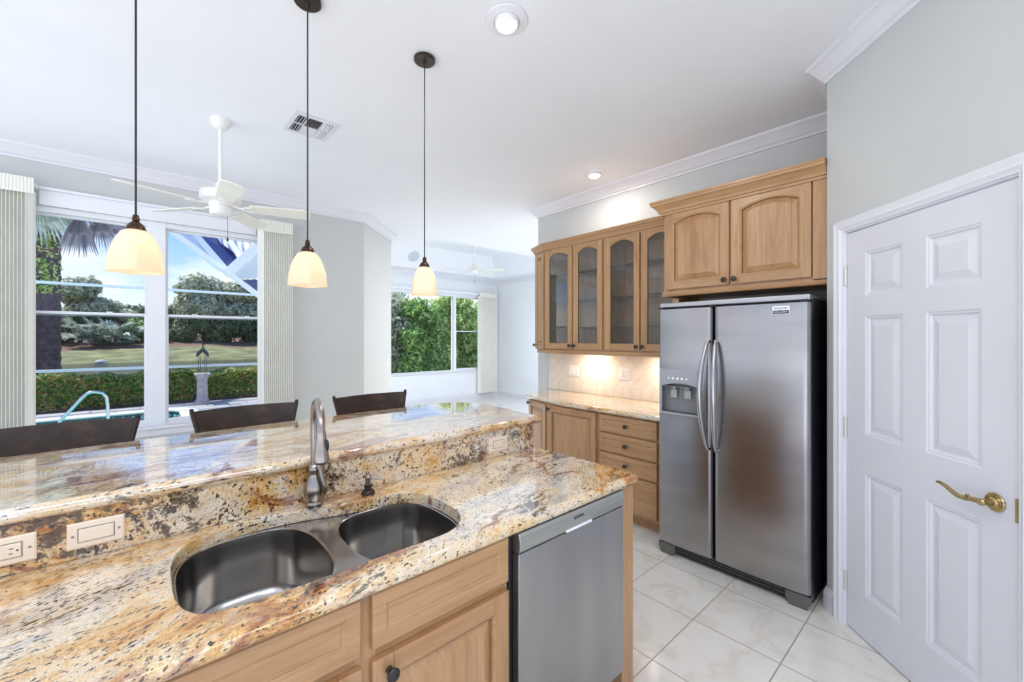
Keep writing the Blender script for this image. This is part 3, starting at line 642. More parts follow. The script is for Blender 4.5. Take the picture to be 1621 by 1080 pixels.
# angled end unit
p0, p1, p2 = (3.162, 3.022), (3.245, 3.237), (WX-.002, 3.36)
T = Thing('end_wall_cabinet', 'narrow angled maple wall cabinet with slim arched panel at the far left end', 'wall cabinet', (3.3, 3.15, 1.372))
m = M(); m.prism([p0, (WX-.002, 3.022), p2, p1], 1.372, 2.40); T.part('carcass', m, 'maple_vertical', bevel=.002)
L_ = (Vector(p1)-Vector(p0)).length; add_door(T, FA(p0, p1), L_-.012, 1.005, 1.385, arch=.03, sw=.055, bw=.016, rail=.035, kn=(L_-.03, .035))
# crown and light rail of the wall units
CC = [(0, 0), (.008, 0), (.010, .012), (.018, .016), (.022, .028), (.040, .052), (.050, .058), (.052, .070), (.056, .072), (.056, .085), (0, .085)]
path = [(XU-.002, 1.630), (XU-.002, 3.022), (p1[0]-.0, p1[1]), (WX-.004, 3.365)]
solo('cabinet_crown', sweep(path, [(a, b_+2.388) for a, b_ in CC]), 'maple_horizontal', 'maple crown moulding along the top of the glass door cabinets', 'cabinet moulding', (3.2, 2.3, 2.388), bevel=.001)
solo('light_rail', sweep([(XU-.004, 1.562), (XU-.004, 3.022), (p1[0]+.01, p1[1]-.01)], [(-.018, 1.336), (.006, 1.336), (.010, 1.345), (.004, 1.352), (.004, 1.371), (-.018, 1.371)]), 'maple_horizontal', 'thin maple light rail under the glass door cabinets', 'cabinet moulding', (3.2, 2.3, 1.336))
for i, (y, lb) in enumerate(((2.60, 'small round lamp shining on the tiles below the left glass doors'), (1.80, 'small round lamp shining on the tiles near the refrigerator'))):
    T = Thing('undercabinet_lamp', lb, 'lamp', (3.33, y, 1.372), group=None)
    m = M(); m.lathe([(.036, 1.371), (.036, 1.358), (.030, 1.355)], (3.33, y, 0)); T.part('housing', m, 'white_plastic')
    m = M(); m.lathe([(.028, 1.3548), (.024, 1.3535)], (3.33, y, 0)); T.part('lens', m, 'lamp_face')
    area('undercabinet_light', (3.33, y, 1.350), .06, 3.4, (1, .80, .58))
# refrigerator housing cabinet
XF = 2.90
T = Thing('refrigerator_cabinet', 'deep maple cabinet with two arched doors above the refrigerator', 'cabinet', (3.2, 1.06, 1.80))
m = M(); m.box(XF, WX-.002, .566, 1.555, 1.822, 2.40)
m.box(XF, WX-.002, 1.535, 1.555, 1.372, 1.822, 0) if False else None
T.part('carcass', m, 'maple_vertical', bevel=.002)
m = M(); m.box(XF-.02, XF, .566, .636, 1.822, 2.40); T.part('filler_panel', m, 'maple_vertical', bevel=.002)
add_door(T, FX(XF, 1.094), .440, .552, 1.846, arch=.04, kn=(.024, .030), rail=.035); add_door(T, FX(XF, .644), .436, .552, 1.846, arch=.04, kn=(.412, .030), rail=.035)
CD = [(a*1.25, b_*1.15) for a, b_ in CC]
T.part('crown', sweep([(XF-.02, .566), (XF-.02, 1.556), (XU+.0, 1.556)], [(a, b_+2.392) for a, b_ in CD]), 'maple_horizontal', bevel=.001)
T.part('bottom_rail', sweep([(XF-.016, .566), (XF-.016, 1.556), (XU, 1.556)], [(-.02, 1.796), (.004, 1.796), (.008, 1.803), (.002, 1.810), (.004, 1.818), (.004, 1.830), (-.02, 1.830)]), 'maple_horizontal')
# base units along the wall
XB = 2.89
T = Thing('base_cabinet', 'maple base cabinet with single panelled door under the side counter', 'base cabinet', (3.2, 2.44, 0))
m = M(); m.box(XB, WX-.002, 2.140, 2.738, .10, .872); m.box(2.975, WX-.002, 2.140, 2.738, 0, .10); T.part('carcass', m, 'maple_vertical', bevel=.002)
add_door(T, FX(XB, 2.158), .566, .735, .125, kn=(.535, .705))
T = Thing('drawer_cabinet', 'maple stack of four drawers between side counter door and refrigerator', 'drawer cabinet', (3.2, 1.86, 0))
m = M(); m.box(XB, WX-.002, 1.58, 2.138, .10, .872); m.box(2.975, WX-.002, 1.58, 2.138, 0, .10); T.part('carcass', m, 'maple_vertical', bevel=.002)
for a, b_ in ((.722, .862), (.562, .708), (.412, .548), (.125, .398)): add_drawer(T, FX(XB, 1.598), .526, b_-a, a)
p0, p1 = (2.892, 2.742), (3.045, 3.135)
T = Thing('end_base_cabinet', 'narrow angled maple base cabinet at the far end of the side counter', 'base cabinet', (3.2, 2.95, 0))
m = M(); m.prism([p0, (WX-.002, 2.742), (WX-.002, 3.29), p1], .10, .872); m.prism([(p0[0]+.08, p0[1]), (WX-.002, 2.742), (WX-.002, 3.25), (p1[0]+.08, p1[1]-.03)], 0, .10); T.part('carcass', m, 'maple_vertical', bevel=.002)
L_ = (Vector(p1)-Vector(p0)).length; add_door(T, FA(p0, p1), L_-.02, .735, .125, kn=(L_-.05, .705))
out_ = [(2.838, 1.545), (WX-.001, 1.545), (WX-.001, 3.335), (3.030, 3.165), (2.984, 3.125)]+[(2.925, 2.89), (2.872, 2.70), (2.848, 2.52), (2.838, 2.30)]
solo('side_countertop', slab(out_, None, .875, .914), 'granite_wall_counter', 'pale speckled granite counter on the wall units beside the refrigerator', 'countertop', (3.15, 2.4, .875), smooth=True)
m = M(); m.box(WX-.008, WX, 1.545, 3.27, .9145, 1.371); struct('trim_9', m, 'backsplash_tile')
def plate(label, y, z, w, h, kind):
    T = Thing('wall_switch', label, 'switch', (WX-.01, y, z), group=None); x = WX-.008
    m = M(); m.loft([[(x-d, y+a, z+b_) for a, b_ in offset(rect(-w/2, w/2, -h/2, h/2), ins)] for ins, d in ((0, 0), (0, .003), (.004, .006))]); T.part('plate', m, 'white_plastic')
    for i, k_ in enumerate(kind):
        yy = y+w/2-.058/2-.0 - i*.046 if len(kind) > 1 else y
        yy = y+(len(kind)-1)*.023-i*.046
        m = M(); m.box(x-.011, x-.005, yy-.016, yy+.016, z-.033, z+.033); f = T.part('rocker' if k_ == 's' else 'socket', m, 'white_plastic', bevel=.0015)
        if k_ == 'o':
            for dz in (-.017, .017):
                for dy in (-.007, .007): q = M(); q.box(x-.0115, x-.0108, yy+dy-.001, yy+dy+.001, dz+z-.004, dz+z+.004); T.part('slot', q, 'black_plastic', parent=f)
plate('white three gang switch plate on the left of the tiled backsplash', 2.905, 1.143, .155, .118, 'sso')
plate('white two gang plate with outlet and dimmer on tiles nearer the refrigerator', 2.277, 1.148, .118, .118, 'so')

# ------------------------------------------------------------------ refrigerator
T = Thing('refrigerator', 'tall side by side stainless steel refrigerator with ice dispenser', 'refrigerator', (3.1, 1.055, 0))
y0, y1 = .609, 1.500; ym = 1.126; XD = 2.705
m = M(); m.box(2.785, 3.44, y0+.004, y1-.004, .02, 1.715); T.part('body', m, 'fridge_side_black', bevel=.004)
def fridge_door(a, b_, hole=None):
    m = M(); n = 16; zb, zt = .088, 1.690
    # gently crowned front, built as vertical strips
    def xf(y): t = (y-a)/(b_-a); e = min(t, 1-t); return XD+.004-.006*(1-(2*t-1)**2)+(.022*max(0, 1-e*(b_-a)/.022)**2)
    ys = sorted(set([a+(b_-a)*i/n for i in range(n+1)]+[a+.004, a+.009, a+.015, a+.022, b_-.004, b_-.009, b_-.015, b_-.022]+([hole[0], hole[1]] if hole else [])))
    for p, q in zip(ys[:-1], ys[1:]):
        spans = [(zb, zt)] if not (hole and p >= hole[0]-1e-6 and q <= hole[1]+1e-6) else [(zb, hole[2]), (hole[3], zt)]
        for s0, s1 in spans: m.add([(xf(p), p, s0), (xf(q), q, s0), (xf(q), q, s1), (xf(p), p, s1)], [(0, 1, 2, 3)])
    if hole:
        m.box(XD+.026, 2.780, a, b_, zb, hole[2]); m.box(XD+.026, 2.780, a, b_, hole[3], zt); m.box(XD+.026, 2.780, a, hole[0], hole[2], hole[3]); m.box(XD+.026, 2.780, hole[1], b_, hole[2], hole[3])
    else: m.box(XD+.026, 2.780, a, b_, zb, zt)
    return m
hole = (1.205, 1.480, .975, 1.282)
dl = fridge_door(ym+.005, y1, hole); dr = fridge_door(y0, ym-.005)
DLo = T.part('door', dl, 'steel_fridge', smooth=True, label='left freezer door with dispenser'); weld(DLo); DRo = T.part('door', dr, 'steel_fridge', smooth=True, label='wide right refrigerator door'); weld(DRo)
for zz in (.088, 1.690): pass
def handle(yc, z0, z1, par, lean):
    m = M(); pth = []; rr = []
    for i in range(25):
        t = i/24; s_ = math.sin(PI*t); pth.append((XD-.012-.060*s_**.6, yc+lean*(s_)*.028, z0+(z1-z0)*t)); rr.append(.010+.006*s_)
    m.tube(pth, rr, 12)
    for zz in (z0, z1): m.tube([(XD+.01, yc, zz), (XD-.016, yc, zz)], .011, 12)
    T.part('handle', m, 'steel_handle', parent=par, smooth=True)
handle(1.150, .785, 1.470, DLo, 1.0); handle(1.100, .785, 1.470, DRo, -.3)
# dispenser
hy0, hy1, hz0, hz1 = hole; m = M(); x = XD-.004
m.box(x, x+.03, hy0, hy0+.006, hz0, hz1); m.box(x, x+.03, hy1-.014, hy1, hz0, hz1); m.box(x-.006, x+.03, hy0, hy1, hz0, hz0+.016)
# control panel with arched lower edge
pts = [(hy0+.006, hz1), (hy0+.006, 1.163)]; 
arc_ = [(hy0+.006+(hy1-hy0-.020)*i/12, 1.163+.024*(1-(2*i/12-1)**2)) for i in range(13)]
poly = arc_+[(hy1-.014, hz1), (hy0+.006, hz1)]
m.loft([[(x, a, b_) for a, b_ in poly], [(x+.02, a, b_) for a, b_ in poly]])
disp = T.part('dispenser', m, 'dispenser_grey', parent=DLo, bevel=.0015)
m = M(); m.box(x+.058, x+.062, hy0+.006, hy1-.014, hz0+.016, 1.20); m.box(x+.02, x+.06, hy0+.004, hy0+.006, hz0+.016, 1.20); m.box(x+.02, x+.06, hy1-.014, hy1-.012, hz0+.016, 1.20); m.box(x+.0, x+.06, hy0+.006, hy1-.014, hz0+.010, hz0+.016); m.box(x+.02, x+.06, hy0+.006, hy1-.014, 1.16, 1.165)
T.part('dispenser_well', m, 'dispenser_dark', parent=DLo)
for yy in (1.395, 1.300):
    m = M(); m.box(x+.03, x+.036, yy-.022, yy+.022, 1.085, 1.14); m.lathe([(.018, 1.14), (.022, 1.16)], (x+.035, yy, 0), 14); T.part('dispenser_paddle', m, 'steel_dishwasher_band', parent=DLo, bevel=.002)
for i in range(5):
    yy = 1.415-.031*i; r_ = .0058 if i in (1, 2, 3) else .0038
    m = M(); m.lathe([(r_, -.003), (r_*.8, -.0045)], (0, 0, 0), 14, 'x'); m.v = [(p[0]+x, p[1]+yy, p[2]+1.220) for p in m.v]; T.part('dispenser_button', m, 'led_white', parent=DLo)
m = M(); m.box(2.725, 3.43, y0+.006, y1-.006, 1.690+.012, 1.735)
T.part('top_cap', m, 'dispenser_grey', bevel=.006)
for yy in (y0+.03, ym, y1-.03):
    m = M(); m.box(2.70, 2.78, yy-.02, yy+.02, 1.692, 1.703); T.part('hinge_cover', m, 'black_plastic', bevel=.003)
m = M(); m.box(2.745, 2.83, y0+.05, y1-.05, .018, .080)
for e0, e1 in ((y0+.002, y0+.12), (y1-.12, y1-.002)):
    q = [(e0, .075), (e0, .03), (e0+.03 if e0 < 1 else e0, .0), (e1 if e0 < 1 else e1-.03, .0), (e1, .03), (e1, .075)]
    q = [(e0, .045), (e0+.015, .006), (e1-.015, .006), (e1, .045), (e1, .078), (e0, .078)]
    m.loft([[(2.715, a, b_) for a, b_ in q], [(2.80, a, b_) for a, b_ in q]])
gr_ = T.part('base_grille', m, 'fridge_side_grey', bevel=.004)
for i in range(3):
    m = M(); m.box(2.739, 2.746, y0+.125, y1-.125, .022+i*.019, .031+i*.019); T.part('grille_slot', m, 'black_plastic', parent=gr_)
m = M(); m.box(2.700, 2.706, .703, .790, 1.627, 1.674); bd = T.part('badge', m, 'badge_silver', parent=DRo, bevel=.001)
m = M(); m.box(2.6985, 2.7005, .707, .786, 1.630, 1.649); T.part('badge_panel', m, 'badge_black', parent=DRo)
FB = lambda u, v, d: (2.6995-d, .7465-u, 1.660+v)
text_mesh('badge_lettering', 'FRIGIDAIRE', .013, 'badge_black', T, FB, DRo)
text_mesh('badge_lettering', 'GALLERY', .014, 'badge_silver', T, lambda u, v, d: (2.6980-d, .7465-u*1.25, 1.6395+v), DRo)

# ------------------------------------------------------------------ island
ZC = .914
solo_c = [(-.95, .958), (1.560, .958)]+arc(1.560, .993, .035, -90, 0, 5)[1:]+[(1.592, 1.2), (1.580, 1.5856), (-.95, 1.5856)]
sinkp = [(.057, 1.28), (.060, 1.175), (.082, 1.105), (.125, 1.072), (.24, 1.058), (.366, 1.056), (.50, 1.055), (.66, 1.052), (.735, 1.078), (.785, 1.14), (.800, 1.235), (.796, 1.32), (.775, 1.385), (.735, 1.432), (.68, 1.455), (.58, 1.468), (.49, 1.492), (.42, 1.515), (.316, 1.533), (.205, 1.530), (.125, 1.502), (.080, 1.448), (.060, 1.37)]
sinkp = smooth_closed(sinkp, 4)
o = solo('kitchen_countertop', slab(solo_c, sinkp, .874, ZC), 'granite_counter', 'polished gold and cream granite kitchen counter with cut-out around the double sink', 'countertop', (.3, 1.26, .874), smooth=True)
m = M(); m.box(-.95, 1.549, 1.567, 1.585, .9145, 1.0395)
solo('granite_backsplash', m, 'granite_splash', 'low brown and cream granite backsplash strip behind the sink', 'backsplash', (.3, 1.576, .9145))
bar = [(-.95, 1.546), (1.585, 1.546)]+arc(1.585, 1.568, .022, -90, 0, 3)[1:]+[(1.622, 1.85)]+arc(1.37, 2.04, .262, 0, 90, 12)+[(1.0, 2.312), (.45, 2.30), (-.95, 2.245)]
solo('bar_countertop', slab(bar, None, 1.040, 1.078), 'granite_bar', 'raised polished granite breakfast bar top with rounded far corner', 'countertop', (.3, 1.9, 1.04), smooth=True)
m = M(); m.box(-.95, 1.549, 1.586, 1.72, 0, 1.0395); struct('wall_island', m, 'wall_paint')
struct('baseboard_island', sweep([(1.549, 1.72), (-.95, 1.72)], [(-a, b_) for a, b_ in BB]), 'trim_paint')
# sink
T = Thing('double_sink', 'undermounted stainless steel double bowl kitchen sink', 'sink', (.43, 1.29, .66))
def sup(cx_, cy_, a, b_, n, k=48, sk=0.0):
    o_ = []
    for i in range(k):
        t = 2*PI*i/k; c_, s_ = math.cos(t), math.sin(t)
        o_.append((cx_+a*math.copysign(abs(c_)**(2/n), c_), cy_+b_*math.copysign(abs(s_)**(2/n), s_)+sk*math.cos(t)))
    return o_
bowls = [sup(.236, 1.300, .170, .226, 2.9), sup(.628, 1.262, .163, .196, 2.9)]
fl = M(); outer = offset(sinkp, -.012)
zf = .8725
ins = [offset(b_, -.006) for b_ in bowls]
loops = [outer]+ins; tri = tessellate_polygon([[Vector((x, y, 0)) for x, y in l] for l in loops]); fl.add([(x, y, zf) for l in loops for x, y in l], tri)
T.part('rim', fl, 'steel_sink')
for b_, nm in zip(bowls, ('left', 'right')):
    m = M(); prof = [(-.006, zf), (-.003, zf+.0012), (0, zf-.001), (.003, zf-.02), (.008, zf-.10), (.012, zf-.165), (.02, zf-.185), (.04, zf-.200), (.07, zf-.205)]
    m.loft([[(x, y, z) for x, y in offset(b_, d)] for d, z in prof], cap0=False)
    bo = T.part('bowl', m, 'steel_sink', smooth=True, label='larger left bowl' if nm == 'left' else 'smaller right bowl')
    cx_ = sum(p[0] for p in b_)/len(b_); cy_ = sum(p[1] for p in b_)/len(b_)
    m = M(); m.lathe([(.045, zf-.2045), (.043, zf-.202), (.03, zf-.206), (.012, zf-.204)], (cx_, cy_, 0)); T.part('drain', m, 'chrome', parent=bo, smooth=True)
# faucet
T = Thing('kitchen_faucet', 'brushed nickel gooseneck faucet with pull-down sprayer behind the sink', 'faucet', (.447, 1.522, ZC))
fx, fy = .447, 1.522
m = M(); m.lathe([(.028, .9145), (.029, .925), (.0275, .930), (.026, .934), (.027, .94), (.0315, .955), (.0325, .972), (.029, .992), (.021, 1.012), (.0165, 1.030), (.019, 1.036), (.0195, 1.045), (.0165, 1.052), (.0135, 1.058)], (fx, fy, 0), 28); T.part('body', m, 'nickel_brushed', smooth=True)
dx_, dy_ = -.030, -.170; Rr = .086; pts = [(fx, fy, 1.055), (fx, fy, 1.10), (fx, fy, 1.16), (fx, fy, 1.195)]
for i in range(1, 15):
    a = PI*i/14; t = (1-math.cos(a))/2; pts.append((fx+dx_*t, fy+dy_*t, 1.195+.088*math.sin(a)))
pts += [(fx+dx_*1.02, fy+dy_*1.02, 1.205-.0)] if False else []
m = M(); m.tube(pts, .0125, 14); T.part('spout', m, 'nickel_brushed', smooth=True)
ex, ey = fx+dx_, fy+dy_
m = M(); m.lathe([(.0135, 1.205), (.0145, 1.200), (.0145, 1.190), (.017, 1.165), (.021, 1.140), (.0245, 1.118), (.0245, 1.112), (.021, 1.108)], (ex, ey, 0), 24)
hd_ = T.part('spray_head', m, 'nickel_brushed', smooth=True)
m = M(); m.lathe([(.0205, 1.1085), (.019, 1.105)], (ex, ey, 0), 20); T.part('spray_nozzle', m, 'black_plastic', parent=hd_)
m = M(); m.ball((ex+.013, ey-.013, 1.160), .012, 12, 8, sc=(.55, .55, 1.55)); T.part('spray_button', m, 'black_plastic', parent=hd_, smooth=True)
m = M(); lv = [(fx+.008, fy-.022, 1.058), (fx+.012, fy-.027, 1.045), (fx+.015, fy-.031, 1.02), (fx+.022, fy-.034, .995), (fx+.026, fy-.036, .97), (fx+.020, fy-.034, .948)]
m.tube(lv, [.011, .0105, .009, .010, .009, .004], 10, flat=.7); T.part('lever', m, 'nickel_brushed', smooth=True)
# soap dispenser
T = Thing('soap_dispenser', 'small dark metal soap pump on the counter right of the faucet', 'soap dispenser', (.632, 1.512, ZC)); sx_, sy_ = .632, 1.512
m = M(); m.lathe([(.024, .9145), (.0245, .920), (.021, .926), (.012, .930), (.011, .938), (.0145, .940), (.0145, .946), (.010, .948)], (sx_, sy_, 0), 24); T.part('base', m, 'bronze_dark', smooth=True)
m = M(); m.lathe([(.010, .945), (.0105, .972), (.013, .975), (.012, .982), (.004, .987)], (sx_, sy_, 0), 20); m.tube([(sx_, sy_, .972), (sx_+.028, sy_-.020, .971), (sx_+.045, sy_-.034, .966)], [.0045, .0042, .003], 8); T.part('pump', m, 'nickel_brushed', smooth=True)
# island outlets
def bar_plate(label, cat, x0, x1, kind):
    T = Thing('wall_outlet' if kind != 's' else 'wall_switch', label, cat, ((x0+x1)/2, 1.566, .975)); y = 1.5668; zc = .975; h = .068
    m = M(); m.loft([[(a, y-d, b_) for a, b_ in offset(rect(x0, x1, zc-h/2, zc+h/2), ins)] for ins, d in ((0, 0), (0, .003), (.004, .0055))]); T.part('plate', m, 'ivory_plate')
    xc = (x0+x1)/2; m = M()
    m.loft([[(a, y-d, b_) for a, b_ in offset(rect(xc-.033, xc+.033, zc-.0165, zc+.0165), ins)] for ins, d in ((0, .004), (0, .0075), (.0015, .0085))])
    k_ = T.part('rocker' if kind == 's' else 'socket', m, 'ivory_plate')
    m = M(); m.loft([[(a, y-d, b_) for a, b_ in offset(rect(xc-.0355, xc+.0355, zc-.019, zc+.019), ins)] for ins, d in ((0, .0052), (0, .0058), (.0012, .0058))]); T.part('seam', m, 'screw_metal')
    for sx2 in (x0+.011, x1-.011):
        m = M(); m.lathe([(.0032, -.0056), (.0028, -.0068)], (sx2, y, zc), 12, 'y'); T.part('screw', m, 'screw_metal')
    if kind == 'o':
        for s_ in (-.019, .019):
            for dz in (-.006, .006):
                m = M(); m.box(xc+s_-.0035-.002, xc+s_+.0035-.002, y-.0090, y-.0084, zc+dz-.0009, zc+dz+.0009); T.part('slot', m, 'black_plastic', parent=k_)
            m = M(); m.lathe([(.0022, -.0090), (.002, -.0092)], (xc+s_+.0085, y, zc), 10, 'y'); T.part('slot', m, 'black_plastic', parent=k_)
bar_plate('ivory outlet plate at the left edge of the granite backsplash', 'outlet', -.308, -.192, 'o')
bar_plate('ivory rocker switch plate on the granite backsplash left of the faucet', 'switch', -.141, -.0315, 's')
bar_plate('ivory duplex outlet on the granite backsplash near the bar end', 'outlet', 1.249, 1.365, 'o')
# sink base cabinet
YI = 1.005
T = Thing('sink_cabinet', 'maple sink base cabinet with false fronts and panelled doors', 'base cabinet', (.41, 1.25, 0))
m = M(); a, b_ = -.05, .874
m.box(a, a+.018, YI, 1.55, .10, .872); m.box(b_-.018, b_, YI, 1.55, .10, .872); m.box(a+.018, b_-.018, YI, 1.55, .10, .118); m.box(a+.018, b_-.018, 1.535, 1.55, .118, .64); m.box(a, b_, YI+.06, 1.55, 0, .10)
m.box(.385, .440, YI, YI+.018, .118, .855, 0)
for u0_, u1_ in ((a+.018, .385), (.440, b_-.018)): m.box(u0_, u1_, YI, YI+.018, .69, .735, 1)
m.box(a+.018, b_-.018, YI, YI+.018, .855, .872, 1)
T.part('carcass', m, WV, bevel=.001)
for x0, x1, kx in ((-.035, .397, -1), (.424, .867, 1)):
    T.part('false_front', slab_front(x1-x0, .140, shiftz(FY(YI, x0), .7245), fw=.036), ['maple_horizontal'], bevel=.002)
    w = x1-x0; add_door(T, FY(YI, x0), w, .575, .122, kn=((.042 if kx > 0 else w-.042), .538))
# dishwasher
T = Thing('dishwasher', 'stainless steel dishwasher built in at the right end of the island', 'dishwasher', (1.18, 1.25, 0))
m = M(); m.box(.880, 1.483, 1.005, 1.54, .10, .866); m.box(.885, 1.478, 1.06, 1.5, .005, .10); T.part('tub', m, 'black_plastic')
yd = .972; m = M(); n = 8
m.box(.897, 1.478, yd, 1.004, .125, .8015); dp_ = T.part('door', m, 'steel_dishwasher', bevel=.004)
pr = [(yd+.004, .803), (yd-.004, .812), (yd-.006, .835), (yd-.003, .858), (yd+.003, .868), (1.004, .868), (1.004, .803)]
m = M(); m.loft([[(.897, y, z) for y, z in pr], [(1.478, y, z) for y, z in pr]]); T.part('control_panel', m, 'steel_dishwasher_band', bevel=.002)
m = M(); m.box(1.118, 1.262, yd-.0085, yd+.004, .806, .815); T.part('door_pull', m, 'aluminium_white', bevel=.0015)
FDW = lambda u, v, d: (1.197+u, yd-.0058-d, .845+v)
text_mesh('maker_lettering', 'BOSCH', .012, 'badge_black', T, FDW, None)
m = M(); ring = [(1.168+.0048*math.cos(a), yd-.0062, .845+.0048*math.sin(a)) for a in [2*PI*i/20 for i in range(20)]]; m.tube(ring, .0006, 6, closed=True); m.box(1.1655, 1.1663, yd-.0066, yd-.0058, .842, .848); m.box(1.1697, 1.1705, yd-.0066, yd-.0058, .842, .848); m.box(1.1663, 1.1697, yd-.0066, yd-.0058, .8446, .8454)
T.part('maker_emblem', m, 'badge_black')
m = M(); m.box(.897, 1.478, 1.05, 1.055, .02, .12); T.part('kick_plate', m, 'black_plastic')
m = M(); m.box(1.487, 1.572, .985, 1.560, 0, .8735); solo('island_end_panel', m, 'maple_vertical', 'tall maple end panel closing the island right of the dishwasher', 'end panel', (1.53, 1.27, 0), bevel=.002)
# ------------------------------------------------------------------ bar stools
def stool():
    T = Thing('bar_stool', 'x', 'bar stool', (0, 0, 0), local=True)
    se = M(); se.loft([[(x, y, z) for x, y in offset(sup(0, 0, .21, .20, 5), d)] for d, z in ((.01, .70), (0, .712), (0, .735), (.012, .748), (.05, .753))]); T.part('seat', se, 'leather_brown', smooth=True)
    for sx2 in (-1, 1):
        m = M(); m.tube([(sx2*.185, -.17, .70), (sx2*.205, -.19, .3), (sx2*.215, -.21, .0)], .012, 10); T.part('leg', m, 'bronze_dark', smooth=True)
        m = M(); m.tube([(sx2*.215, .215, 0), (sx2*.205, .19, .4), (sx2*.195, .185, .72), (sx2*.190, .215, .95), (sx2*.212, .235, 1.07), (sx2*.228, .243, 1.142)], .0105, 10); m.ball((sx2*.229, .244, 1.148), .0095, 10, 6); T.part('leg', m, 'bronze_dark', smooth=True, label='rear leg rising to the back post')
    m = M(); k = sup(0, 0, .205, .195, 8, 40); m.tube([(x, y, .30) for x, y in k], .009, 8, closed=True); T.part('foot_ring', m, 'bronze_dark', smooth=True)
    m = M(); rows_ = []
    for j, (z, hw, sag) in enumerate(((.905, .196, .024), (.96, .193, .028), (1.03, .200, .030), (1.09, .213, .032), (1.125, .222, .033), (1.143, .228, .034))):
        rows_.append([(hw*(2*i/14-1), .236+(z-1.0)*.08+sag*(1-(2*i/14-1)**2)-.012, z+.002*(1-(2*i/14-1)**2)) for i in range(15)])
    front = rows_; back = [[(x, y+.007, z) for x, y, z in r_] for r_ in rows_]
    rings = [front[j]+back[j][::-1] for j in range(len(front))]
    m.loft(rings); T.part('backrest', m, 'leather_brown', smooth=True)
    return T.o
s0 = stool(); G_ = 'leather bar stools along the breakfast bar'
s0.location = (-.235, 2.235, 0); s0['label'] = 'brown leather backed bar stool at the left edge of the frame'; s0['group'] = G_
place(s0, (.415, 2.24, 0), R(1), 'brown leather backed bar stool in the middle, below the pedestal view', G_)
place(s0, (1.075, 2.25, 0), R(2), 'brown leather backed bar stool nearest the rounded bar corner', G_)

# ------------------------------------------------------------------ pendants
def pendant():
    T = Thing('pendant_lamp', 'x', 'pendant lamp', (0, 0, 0), local=True)
    z0 = -.0; m = M(); m.lathe([(.052, 0), (.056, -.004), (.056, -.018), (.052, -.022), (.010, -.022), (.008, -.030), (.005, -.045)], n=32); T.part('canopy', m, 'bronze_dark', smooth=True)
    m = M(); m.tube([(0, 0, -.04), (0, 0, -1.08)], .0032, 8); T.part('cord', m, 'cord_black', smooth=True)
    m = M(); m.lathe([(.006, -1.072), (.009, -1.076), (.011, -1.093), (.009, -1.096), (.017, -1.102), (.025, -1.112), (.029, -1.126), (.029, -1.131)], n=28); T.part('socket_cap', m, 'bronze_cap', smooth=True)
    # rounded square blown glass shade, open below
    pr = [(.018, -1.126), (.032, -1.128), (.044, -1.136), (.054, -1.158), (.063, -1.190), (.069, -1.225), (.072, -1.258), (.0735, -1.276), (.0715, -1.276), (.069, -1.25), (.060, -1.19), (.050, -1.158), (.040, -1.141), (.018, -1.132)]
    m = M(); rings = []
    for r, z in pr:
        e = 2+min(1, max(0, (-1.13-z)/.08))*2.2
        r *= .915
        rings.append([(r*math.cos(t)*(abs(math.cos(t))**e+abs(math.sin(t))**e)**(-1/e), r*math.sin(t)*(abs(math.cos(t))**e+abs(math.sin(t))**e)**(-1/e), z) for t in [2*PI*k/48 for k in range(48)]])
    m.loft(rings+[rings[0]], cap0=False, cap1=False); T.part('lamp_shade', m, 'shade_glass', smooth=True)
    m = M(); m.ball((0, 0, -1.185), .022, 16, 10, sc=(1, 1, 1.25)); T.part('bulb', m, 'bulb_glow', smooth=True)
    return T.o
pz = H; PDL = [(-.011, 1.988, R(38), 'warm lit glass pendant lamp on the left, in front of the palm window'), (.556, 1.988, R(25), 'lit glass pendant lamp in the middle, right of the ceiling fan'), (1.143, 1.988, R(60), 'lit glass pendant lamp on the right, in front of the leafy window')]
p0_ = pendant()
for i, (x, y, a, lb) in enumerate(PDL):
    if i == 0: p0_.location = (x, y, H); p0_.rotation_euler = (0, 0, a); p0_['label'] = lb; p0_['group'] = 'pendant lamps over the bar'
    else: place(p0_, (x, y, H), a, lb, 'pendant lamps over the bar')
    l = bpy.data.lights.new('pendant_light', 'POINT'); l.energy = 1.8; l.color = (1, .84, .66); l.shadow_soft_size = .024
    lo_ = bpy.data.objects.new('pendant_light', l); COL.objects.link(lo_); lo_.location = (x, y, H-1.185)
# ------------------------------------------------------------------ recessed eyeball lights
for (x, y, lb, pw) in ((1.297, 1.492, 'large lit recessed ceiling light at the top of the photo', 9), (3.094, 2.338, 'small lit recessed ceiling light above the glass cabinets', 5)):
    T = Thing('recessed_light', lb, 'ceiling light', (x, y, H), group=None)
    m = M(); m.lathe([(.062, H-.001), (.062, H-.010), (.098, H-.006), (.100, H-.001)], (x, y, 0), 40); T.part('trim_ring', m, 'trim_paint', smooth=True)
    m = M(); m.lathe([(.0605, H-.002), (.060, H-.008), (.056, H-.018), (.051, H-.024)], (x, y, 0), 36, caps=False); T.part('eyeball', m, 'trim_paint', smooth=True)
    m = M(); m.lathe([(.0505, H-.023), (.044, H-.034), (.028, H-.043), (.001, H-.046)], (x, y, 0), 30); T.part('bulb', m, 'lamp_face', smooth=True)
    area('recessed_lamp_light', (x, y, H-.050), .08, pw, (1, .93, .84))
